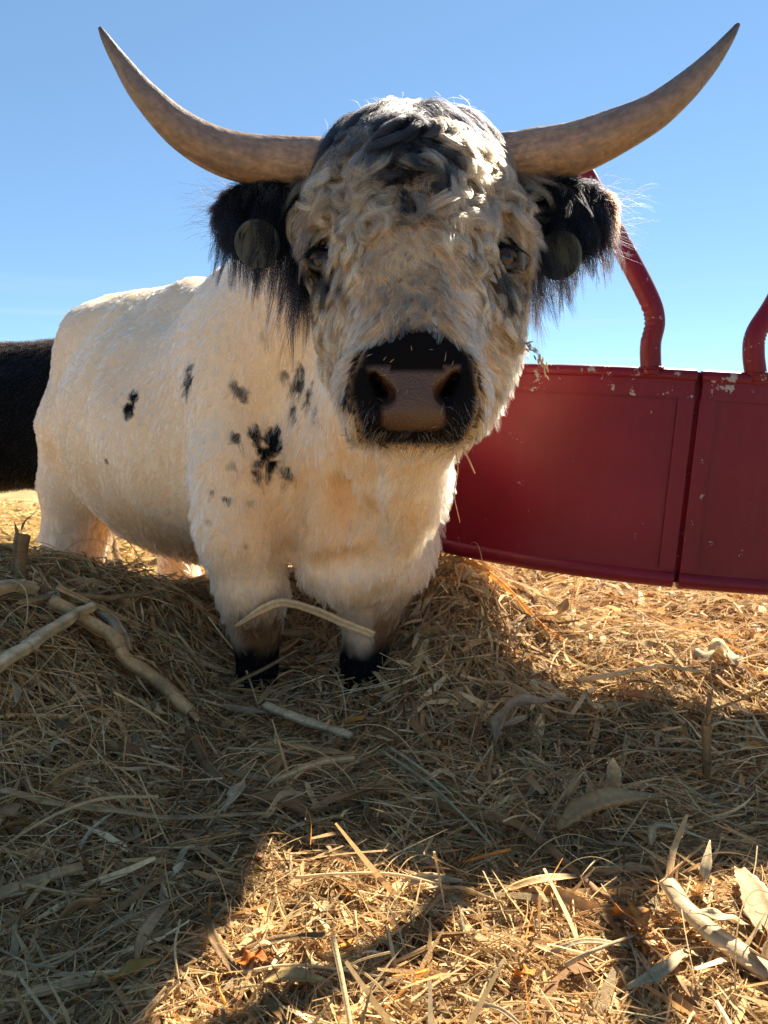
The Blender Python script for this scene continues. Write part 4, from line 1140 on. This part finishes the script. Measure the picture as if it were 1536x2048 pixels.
# ------------------------------------------------------------------ the pieces one can pick out: corn stalks, husks, leaves, single straws
PALE = np.array([0.78, 0.60, 0.34]); WOOD = np.array([0.60, 0.40, 0.19]); GREYS_ = np.array([0.46, 0.35, 0.21]); RUST = np.array([0.62, 0.25, 0.05]); BRN = np.array([0.30, 0.18, 0.08]); BLE = np.array([0.70, 0.54, 0.31]); GRN = np.array([0.42, 0.39, 0.23])
def gpts(rows):
    return np.array([on_ground(u, v, up + 0.044) for u, v, up in rows])
def stalk_mesh(pts, r0, r1, col, rr, nodes=2, n_=52, seg=14, flat=0.85, split=0.0):
    pts = np.vstack([np.vstack([pts[i], pts[i] * 0.25 + pts[i + 1] * 0.75]) for i in range(len(pts) - 1)] + [pts[-1:]])
    s_ = spline(pts, n_); t = np.linspace(0, 1, n_)
    s_ = s_ + np.stack([snoise(s_ + k * 3.1, 5.0, 40 + k, 2) for k in range(3)], 1) * r0 * 0.35
    rad = (r0 + (r1 - r0) * t) * (1 + 0.10 * snoise(s_, 9, 47, 2))
    for k in range(nodes):
        c = (k + 0.5 + rr.uniform(-0.2, 0.2)) / nodes; rad = rad * (1 + 0.20 * np.exp(-((t - c) / 0.014) ** 2))
    V, F = tube(s_, rad, seg, squash=np.full(n_, flat))
    j = np.arange(len(V)) % seg; i = np.minimum(np.arange(len(V)) // seg, n_ - 1)
    ax = s_[i]; ridge = 1 + rr.uniform(-0.20, 0.12, seg)[j]
    V = ax + (V - ax) * ridge[:, None]
    stripe = rr.uniform(0.55, 1.15, seg)[j]; seam = 1 - 0.35 * sum(np.exp(-((t[i] - (k + 0.5) / nodes) / 0.02) ** 2) for k in range(nodes)) if nodes else 1
    C = col[None] * (stripe * seam * (1 + 0.22 * snoise(V, 16, 48, 2)))[:, None]
    return V, F, C, s_
def ribbon_mesh(pts, w, col, rr, n_=34, m_=7, cup=0.35, tips=(0.35, 0.1), wavy=0.0, roll=0.0, rollend=None, thick=0.0007, jag=0.12):
    s_ = spline(pts, n_); t = np.linspace(0, 1, n_); T = nrm(np.gradient(s_, axis=0))
    sd = nrm(np.cross(T, np.array([0, 0, 1.0]) + np.array([1e-3, 0, 0]))); up = np.cross(sd, T)
    ro_ = roll + ((rollend if rollend is not None else roll) - roll) * t
    A = sd * np.cos(ro_)[:, None] + up * np.sin(ro_)[:, None]; U = -sd * np.sin(ro_)[:, None] + up * np.cos(ro_)[:, None]
    wp = w * np.minimum(1, np.minimum(tips[0] + (1 - tips[0]) * t / 0.22, tips[1] + (1 - tips[1]) * (1 - t) / 0.35))
    x = np.linspace(-1, 1, m_); rid = rr.uniform(-0.06, 0.06, m_)
    wl_ = wavy * np.sin(t * 15 + rr.uniform(0, 6))
    ej = 1 + jag * (rr.random((n_, 2)) - 0.5)
    V = []
    for sgn in (0, 1):
        for i in range(n_):
            for j in range(m_):
                e = ej[i, 0] if x[j] < 0 else ej[i, 1]
                V.append(s_[i] + A[i] * x[j] * wp[i] * e + U[i] * (cup * wp[i] * (x[j] ** 2 - 0.4) + rid[j] * wp[i] + wl_[i] * wp[i] * x[j] - sgn * thick))
    V = np.array(V); F = []; o = n_ * m_
    for i in range(n_ - 1):
        for j in range(m_ - 1):
            a = i * m_ + j; F.append((a, a + 1, a + m_ + 1, a + m_)); F.append((o + a, o + a + m_, o + a + m_ + 1, o + a + 1))
    for i in range(n_ - 1):
        for j in (0, m_ - 1):
            a = i * m_ + j; F.append((a, a + m_, o + a + m_, o + a) if j == 0 else (a + m_, a, o + a, o + a + m_))
    for j in range(m_ - 1):
        for i in (0, n_ - 1):
            a = i * m_ + j; F.append((a + 1, a, o + a, o + a + 1) if i == 0 else (a, a + 1, o + a + 1, o + a))
    st = rr.uniform(0.72, 1.12, m_); C = col[None] * (np.tile(np.tile(st, n_), 2) * np.repeat(np.tile(1 + 0.14 * np.sin(t * 9 + rr.uniform(0, 6)), 2), m_))[:, None]
    return V, F, C
def hobj(name, VFC, parent=None):
    me = mesh_from(name, VFC[0], VFC[1], HUSK); set_col(me, 'col', VFC[2][:len(me.vertices)])
    return link(name, me, parent)
GRP = {'stalk': 'corn stalks lying in the hay', 'husk': 'dry corn husks in the hay', 'leaf': 'dry leaves in the hay', 'straw': 'single straws lying on the hay'}
rr = np.random.default_rng(5)
def stalk(rows, px, label, col=PALE, taper=0.8, nodes=2, frays=0, leaf=None, flat=0.7):
    g = gpts(rows); Ym = g[:, 1].mean(); rad = px * 1.2 / 2 / FPX * Ym
    root = empty('corn_stalk', tuple(g[len(g) // 2])); tag(root, label, 'corn stalk', GRP['stalk'])
    V, F, C, s_ = stalk_mesh(g, rad, rad * taper, col, rr, nodes, flat=flat)
    hobj('stem', (V, F, C), root)
    d = nrm(s_[-1] - s_[-4])
    for k in range(frays):
        L_ = rr.uniform(0.03, 0.07); o = rr.normal(size=3) * 0.35; o[2] = abs(o[2]) * 0.6
        q = s_[-3] + rr.normal(size=3) * rad * 0.4
        hobj('frayed_strip', ribbon_mesh(np.array([q, q + d * L_ * 0.5 + o * L_ * 0.2, q + (d + o) * L_]), rad * rr.uniform(0.2, 0.4), col * rr.uniform(0.8, 1.15), rr, 10, 3), root)
    if leaf is not None:
        lg = gpts(leaf[0]); hobj('leaf', ribbon_mesh(lg, leaf[1] / 2 / FPX * Ym, leaf[2], rr, wavy=0.3, cup=0.5), root)
    return root
def husk(rows, px, label, col=PALE, cat='corn husk', name='corn_husk', grp='husk', **kw):
    g = gpts(rows); o = hobj(name, ribbon_mesh(g, px * 1.35 / 2 / FPX * g[:, 1].mean(), col, rr, **kw))
    return tag(o, label, cat, GRP[grp])
def straw(rows, px, label, col=PALE):
    g = gpts(rows); n_ = 24; s_ = spline(g, n_); rad = px / 2 / FPX * g[:, 1].mean()
    V, F = tube(s_, np.linspace(rad, rad * 0.6, n_), 6)
    o = hobj('straw', (V, F, np.tile(col, (len(V), 1)) * rr.uniform(0.85, 1.1, (len(V), 1))))
    return tag(o, label, 'straw', GRP['straw'])

# the heap on the left
stalk([(-30, 1352, .05), (60, 1290, .06), (120, 1248, .07), (182, 1212, .09)], 34, 'thick pale corn stalk leaning up from the left edge, splintered at its lower end', PALE * 0.95, 0.9, 2, 0)
stalk([(100, 1200, .06), (165, 1235, .06), (215, 1270, .07), (245, 1312, .06), (310, 1360, .05), (382, 1420, .04)], 36, 'long bent tan corn stalk running down the left heap to a rounded end', WOOD * 1.2, 0.85, 3, 2, ([(250, 1310, .09), (290, 1318, .10), (325, 1345, .08)], 14, WOOD))
stalk([(195, 1215, .07), (225, 1245, .08), (245, 1290, .07), (252, 1305, .06)], 24, 'short grey split stalk crossing above the long bent stalk', GREYS_ * 1.2, 0.8, 1, 3)
stalk([(112, 1172, .08), (190, 1208, .09), (240, 1235, .08), (280, 1250, .07)], 15, 'slim orange brown stalk lying across the top of the left heap', WOOD * 1.05, 0.5, 2, 2)
stalk([(-40, 1178, .05), (30, 1172, .05), (70, 1176, .04)], 36, 'stout pale stalk lying flat at the left edge below the hind leg', PALE * 0.9, 0.9, 1, 0)
stalk([(42, 1160, .0), (44, 1110, .05), (46, 1072, .09)], 26, 'upright brown corn stump beside the hind leg of the bull', BRN * 1.2, 0.95, 1, 2)
stalk([(222, 1135, .0), (214, 1100, .05), (224, 1068, .08), (240, 1130, .0)], 13, 'sharply folded brown stalk standing under the belly', BRN * 1.15, 0.9, 1, 0)
stalk([(50, 1205, .05), (120, 1188, .05), (220, 1196, .05), (300, 1184, .05)], 16, 'straight grey tan stalk lying below the belly on the left heap', WOOD * 0.9, 0.7, 2, 2)
# in front of the forelegs
g_ = np.array([P(470, 1253, 1.735), P(520, 1222, 1.725), P(565, 1206, 1.72), P(630, 1222, 1.72), P(690, 1248, 1.735), P(748, 1270, 1.76)])
tag(hobj('corn_husk', ribbon_mesh(g_, 0.0115, PALE, rr, roll=1.2, rollend=1.35, tips=(0.3, 0.8), cup=0.3)), 'long arched tan husk strip hanging across the front of both forelegs', 'corn husk', GRP['husk'])
stalk([(530, 1412, .05), (580, 1430, .05), (640, 1450, .05), (700, 1470, .04)], 21, 'cut pale stalk with a tapered head lying below the front hooves', PALE * 0.95, 0.75, 2, 0)
stalk([(462, 1372, .04), (510, 1345, .07), (560, 1318, .10), (596, 1298, .12)], 11, 'thin reddish twig of stalk leaning past the dark left hoof', BRN * 1.3, 0.6, 2, 2)
husk([(445, 1410, .03), (490, 1420, .03), (545, 1428, .03)], 20, 'flat grey husk lying left of the cut pale stalk', GREYS_)
# middle ground
stalk([(545, 1563, .03), (600, 1537, .05), (650, 1520, .06), (705, 1515, .05)], 14, 'frayed sunlit husk stem with splayed orange strips left of centre', WOOD * 1.3, 1.2, 2, 6)
husk([(575, 1490, .03), (640, 1502, .03), (700, 1508, .03)], 22, 'broad tan husk lying just behind the frayed stem', WOOD)
stalk([(15, 1580, .03), (100, 1602, .03), (200, 1620, .03), (330, 1636, .03), (440, 1632, .03), (530, 1628, .03)], 14, 'very long thin stalk lying nearly level across the left foreground', WOOD * 1.05, 0.5, 4, 0)
stalk([(385, 1472, .03), (420, 1530, .04), (455, 1570, .03), (490, 1592, .02)], 18, 'dark brown stalk slanting down right through the middle of the hay', BRN * 1.2, 0.8, 2, 0)
husk([(448, 1625, .02), (470, 1585, .05), (490, 1560, .04)], 22, 'torn pale husk crossing the dark brown slanting stalk', PALE * 0.9)
husk([(500, 1590, .03), (570, 1600, .03), (625, 1635, .02)], 30, 'brown papery husk beside the torn pale husk', BRN * 1.4)
husk([(640, 1610, .03), (700, 1590, .04), (760, 1575, .03), (800, 1580, .03)], 26, 'orange brown twisted husk in the centre of the hay', BRN * 1.5, rollend=1.2)
husk([(990, 1490, .03), (1000, 1440, .08), (1035, 1405, .10), (1090, 1400, .08), (1150, 1402, .05)], 34, 'large curled grey tan leaf bent over like a hook right of the hooves', GREYS_ * 1.05, 'dry leaf', 'dry_leaf', 'leaf', roll=0.5, rollend=-0.2, wavy=0.25)
stalk([(850, 1600, .02), (940, 1630, .03), (1030, 1652, .03), (1090, 1690, .03), (1150, 1750, .02), (1200, 1790, .02), (1285, 1812, .02)], 24, 'crooked brown stalk with a thick elbow right of centre', BRN * 1.5, 0.4, 3, 2)
husk([(1115, 1660, .02), (1170, 1620, .06), (1240, 1598, .07), (1335, 1592, .04)], 46, 'wide cupped orange tan husk with a torn pale tip right of centre', WOOD * 1.05, cup=0.6, jag=0.3)
husk([(1135, 1600, .02), (1152, 1570, .06), (1165, 1545, .09)], 18, 'short pale husk standing up behind the wide cupped husk', PALE)
husk([(1225, 1595, .02), (1228, 1550, .08), (1226, 1515, .12)], 22, 'upright pale husk shard with a pointed tip in the right hay', PALE * 0.95)
husk([(1175, 1610, .02), (1185, 1575, .06), (1170, 1545, .09)], 20, 'narrow bent husk between the two upright shards', PALE * 0.85)
stalk([(1412, 1570, .0), (1410, 1520, .06), (1412, 1450, .14)], 18, 'upright pinkish brown stalk stub at the edge of the sunlit patch', BRN * 1.35, 1.25, 1, 3)
husk([(1395, 1322, .01), (1425, 1300, .03), (1455, 1305, .03), (1475, 1330, .02)], 40, 'crumpled bleached leaf lying in the sun below the feeder', BLE, 'dry leaf', 'dry_leaf', 'leaf', wavy=0.45, cup=0.4, jag=0.4)
husk([(1240, 1388, .03), (1290, 1392, .05), (1335, 1408, .03)], 30, 'pointed orange leaf lying in the sunlit patch', RUST * 0.85 + 0.05, 'dry leaf', 'dry_leaf', 'leaf')
stalk([(1160, 1360, .03), (1260, 1342, .04), (1320, 1330, .05), (1400, 1345, .05)], 11, 'slim bright stalk lying level across the sunlit patch', PALE, 0.7, 2, 2)
husk([(1080, 1230, .03), (1120, 1225, .07), (1135, 1195, .10)], 22, 'tan leaf folded upright under the edge of the feeder', WOOD, 'dry leaf', 'dry_leaf', 'leaf')
husk([(1020, 1285, .04), (1050, 1245, .09), (1090, 1225, .07)], 12, 'thin pale leaf arching beneath the feeder', PALE * 0.9, 'dry leaf', 'dry_leaf', 'leaf', rollend=1.0)
# foreground
stalk([(1330, 1768, .05), (1370, 1815, .04), (1430, 1870, .03), (1545, 1950, .02)], 34, 'broad yellow corn husk stalk lying in the sun at the lower right', PALE * 1.05, 1.35, 1, 0, ([(1380, 1822, .06), (1450, 1835, .05), (1500, 1850, .03)], 26, BLE * 0.9), flat=0.5)
husk([(1478, 1735, .03), (1510, 1790, .04), (1528, 1850, .03), (1560, 1890, .02)], 46, 'pale husk hanging at the right edge above the yellow stalk', BLE * 0.9, jag=0.3)
husk([(1235, 1815, .02), (1265, 1828, .05), (1300, 1820, .03)], 38, 'bright orange crinkled leaf at the edge of the shade', RUST, 'dry leaf', 'dry_leaf', 'leaf', wavy=0.6, jag=0.4)
husk([(1030, 1950, .01), (1050, 1942, .04), (1075, 1938, .02)], 20, 'small orange leaf scrap at the bottom of the picture', RUST, 'dry leaf', 'dry_leaf', 'leaf', wavy=0.5)
husk([(470, 1925, .02), (510, 1912, .03), (550, 1912, .02)], 22, 'rust red leaf flake in the lower left sunlight', RUST * np.array([0.9, .7, .7]), 'dry leaf', 'dry_leaf', 'leaf', wavy=0.5)
husk([(215, 1962, .02), (255, 1940, .04), (320, 1918, .03)], 30, 'curled golden husk at the lower left border of the sunlight', np.array([0.60, 0.36, 0.10]), cup=0.6)
husk([(525, 1960, .02), (580, 1950, .03), (660, 1962, .02)], 30, 'flat ochre husk lying in the bottom centre', np.array([0.62, 0.42, 0.17]))
stalk([(-20, 1800, .03), (60, 1765, .03), (110, 1745, .04), (160, 1732, .03)], 26, 'tan stalk with a blunt end entering from the left edge of the shaded hay', WOOD * 0.95, 0.8, 1, 0)
stalk([(60, 1985, .02), (120, 1972, .03), (195, 1962, .02)], 20, 'short tan stalk lying in the shade at the lower left', WOOD * 1.05, 0.8, 1, 0)
husk([(110, 1860, .02), (150, 1815, .05), (185, 1805, .06), (195, 1830, .03)], 28, 'brown leaf curled into a ring in the lower left shade', BRN * 1.3, 'dry leaf', 'dry_leaf', 'leaf', roll=0.8)
husk([(255, 1695, .02), (280, 1685, .04), (298, 1690, .02)], 24, 'small brown scrap of leaf in the shaded left foreground', BRN * 1.5, 'dry leaf', 'dry_leaf', 'leaf')
husk([(335, 1765, .02), (352, 1740, .04), (372, 1718, .04)], 14, 'small rectangular straw chip in the shaded left foreground', PALE * 0.9)
husk([(110, 1570, .02), (130, 1545, .05), (165, 1530, .05)], 24, 'curved tan leaf above the very long thin stalk', WOOD, 'dry leaf', 'dry_leaf', 'leaf', rollend=0.9)
husk([(0, 1615, .03), (30, 1625, .04), (50, 1640, .02)], 34, 'grey brown leaf at the left edge under the long thin stalk', BRN * 1.5, 'dry leaf', 'dry_leaf', 'leaf', jag=0.3)
husk([(1300, 1690, .02), (1320, 1650, .05), (1420, 1680, .03)], 14, 'small pale strip right of the wide cupped husk', PALE * 0.8)
husk([(1395, 1790, .01), (1410, 1745, .05), (1420, 1680, .08)], 16, 'tall pale husk sliver standing at the right edge of the shade', PALE)
husk([(1000, 1785, .02), (1080, 1760, .03), (1190, 1750, .02)], 18, 'flat straw coloured leaf along the edge of the shade', WOOD * 1.2)
straw([(868, 1705, .13), (876, 1740, .09), (885, 1790, .04), (892, 1835, .01)], 6, 'single pale straw standing upright at the edge of the shade', BLE)
straw([(760, 1500, .04), (850, 1560, .05), (920, 1625, .05), (985, 1690, .03)], 8, 'grey green grass blade slanting down through the centre', GRN)
straw([(780, 1495, .05), (840, 1535, .06), (905, 1590, .05)], 7, 'second grey green grass blade just above the slanting one', GRN * 1.15)
straw([(590, 1755, .03), (680, 1748, .04), (800, 1750, .04), (950, 1790, .02)], 7, 'long thin straw lying along the front of the sunlit patch', PALE)
straw([(360, 1840, .03), (350, 1900, .05), (362, 1990, .02)], 6, 'golden straw bent at a knee in the lower left sunlight', PALE)
straw([(0, 1900, .02), (100, 1930, .03), (250, 1840, .04), (440, 1760, .02)], 6, 'long dull straw across the shaded lower left', GREYS_)
straw([(480, 1945, .02), (600, 1930, .03), (768, 1955, .02), (870, 1980, .02)], 7, 'long yellow straw lying across the bottom of the picture', PALE * 1.05)
straw([(1080, 1790, .10), (1078, 1840, .04), (1085, 1900, .01)], 7, 'short bright straw standing in the sun right of centre', PALE)
straw([(1255, 1880, .02), (1290, 1930, .04), (1340, 2000, .02)], 5, 'thin grey straw slanting through the lower right sunlight', GREYS_)
straw([(1130, 1930, .04), (1190, 1900, .06), (1270, 1870, .03)], 10, 'grey stalk end lying over the narrow shadow in front', GREYS_)

# loose scraps of husk and leaf, all much alike
SCRAP = []
for k in range(14):
    L_ = rr.uniform(0.06, 0.19); bend = rr.normal(size=2) * 0.012
    g = np.array([[-L_ / 2, 0, 0.004], [-L_ / 6, bend[0], 0.012 + 0.012 * rr.random()], [L_ / 6, bend[1], 0.012 + 0.014 * rr.random()], [L_ / 2, 0, 0.003]])
    cl = [PALE * 0.8, WOOD * 0.8, WOOD, BRN * 1.3, BRN, PALE * 0.95][k % 6]
    VFC = ribbon_mesh(g, rr.uniform(0.003, 0.008), cl, rr, 14, 5, cup=rr.uniform(0.1, 0.5), wavy=rr.uniform(0, 0.3), tips=(rr.uniform(0.3, 1), rr.uniform(0.1, 0.9)), roll=rr.normal() * 0.5, rollend=rr.normal() * 0.8, jag=0.3)
    me = mesh_from('husk_scrap', VFC[0], VFC[1], HUSK); set_col(me, 'col', VFC[2][:len(me.vertices)]); SCRAP.append(me)
sx_, sy_ = scatter(160, rr, 0.72, 2.9, 1.5)
for k in range(160):
    o = bpy.data.objects.new('husk_scrap', SCRAP[k % 14]); COL.objects.link(o)
    o.location = (sx_[k], sy_[k], float(height(sx_[k:k + 1], sy_[k:k + 1])[0]) + rr.uniform(0.03, 0.06))
    o.rotation_euler = (rr.normal() * 0.25, rr.normal() * 0.25, rr.uniform(0, 6.28)); q_ = rr.uniform(0.7, 1.25); o.scale = (q_, q_, q_)
    tag(o, 'small dry scrap of husk lying loose on the hay', 'husk', 'loose husk scraps on the hay')

# pieces the bull holds or wears
def strand(name, pts, r0, col, label, cat, grp=None):
    s_ = spline(pts, 20); V, F = tube(s_, np.linspace(r0, r0 * 0.6, 20), 6)
    return tag(hobj(name, (V, F, np.tile(col, (len(V), 1)))), label, cat, grp)
strand('straw', [P(914, 868, 1.15), P(925, 895, 1.14), P(938, 920, 1.13), P(950, 947, 1.13)], 0.0019, WOOD * 1.4, 'golden straw poking out of the right corner of the mouth', 'straw', GRP['straw'])
strand('straw', [P(908, 872, 1.16), P(916, 940, 1.14), P(908, 985, 1.14), P(920, 1045, 1.13)], 0.0011, WOOD * 1.2, 'thin long straw dangling below the mouth', 'straw', GRP['straw'])
# bits of chaff stuck to the wet nose and caught in the forelock
VV, FF, CC = [], [], []
for u_, v_, ln_, an_ in ((823, 697, 10, 1.7), (740, 712, 12, .4), (785, 722, 10, .6), (770, 718, 9, .9), (862, 700, 8, .1), (890, 714, 20, 1.5), (770, 750, 22, .1), (815, 783, 12, 1.3), (798, 780, 8, 1.3), (868, 852, 8, .8), (765, 738, 8, .7), (905, 728, 12, 1.2), (884, 818, 26, 1.3), (870, 752, 8, 2.3),
                         (815, 248, 40, 1.6), (738, 222, 14, 2.3), (812, 255, 16, 1.1), (958, 290, 30, 2.2), (700, 205, 12, 1.0), (905, 235, 10, 1.2), (608, 318, 22, .6), (612, 326, 18, 2.6)):
    h_ = hit(u_, v_)
    if h_ is None: continue
    c = h_[0] + h_[1] * (0.002 if v_ > 600 else 0.03); d = HX * math.cos(an_) - HF * math.sin(an_); d = nrm(d - h_[1] * (d @ h_[1])); L_ = ln_ / FPX * c[1]
    V, F = tube(np.array([c - d * L_ / 2, c + h_[1] * L_ * 0.08, c + d * L_ / 2]), [0.0005, 0.0006, 0.0003], 6)
    FF += [tuple(i + sum(len(q) for q in VV) for i in f_) for f_ in F]; VV.append(V); CC.append(np.tile(BLE * rr.uniform(0.35, 0.8), (len(V), 1)))
tag(hobj('chaff', (np.concatenate(VV), FF, np.concatenate(CC))), 'tiny bits of chaff stuck to the nose and forelock of the bull', 'chaff', kind='stuff')
sh = empty('grass_seed_head', tuple(P(1052, 690, 1.30))); tag(sh, 'dry grass seed head caught in the fur of the right cheek', 'seed head')
st_ = spline([P(1035, 684, 1.33), P(1060, 692, 1.31), P(1080, 715, 1.30), P(1092, 752, 1.30)], 22)
V, F = tube(st_, np.full(22, 0.0008), 6); hobj('stem', (V, F, np.tile(WOOD, (len(V), 1))), sh)
for k in range(26):
    i = rr.integers(4, 22); q = st_[i] + rr.normal(size=3) * 0.003; d = nrm(st_[min(i + 1, 21)] - st_[i - 1] + rr.normal(size=3) * np.array([.012, .012, .012]) * 0.25 + np.array([0, 0, -0.003]))
    g = np.array([q, q + d * 0.004, q + d * 0.008, q + d * 0.011]); V, F = tube(g, [0.0005, 0.0016, 0.0014, 0.0003], 6)
    hobj('seed', (V, F, np.tile(PALE * rr.uniform(0.6, 1.0), (len(V), 1))), sh)
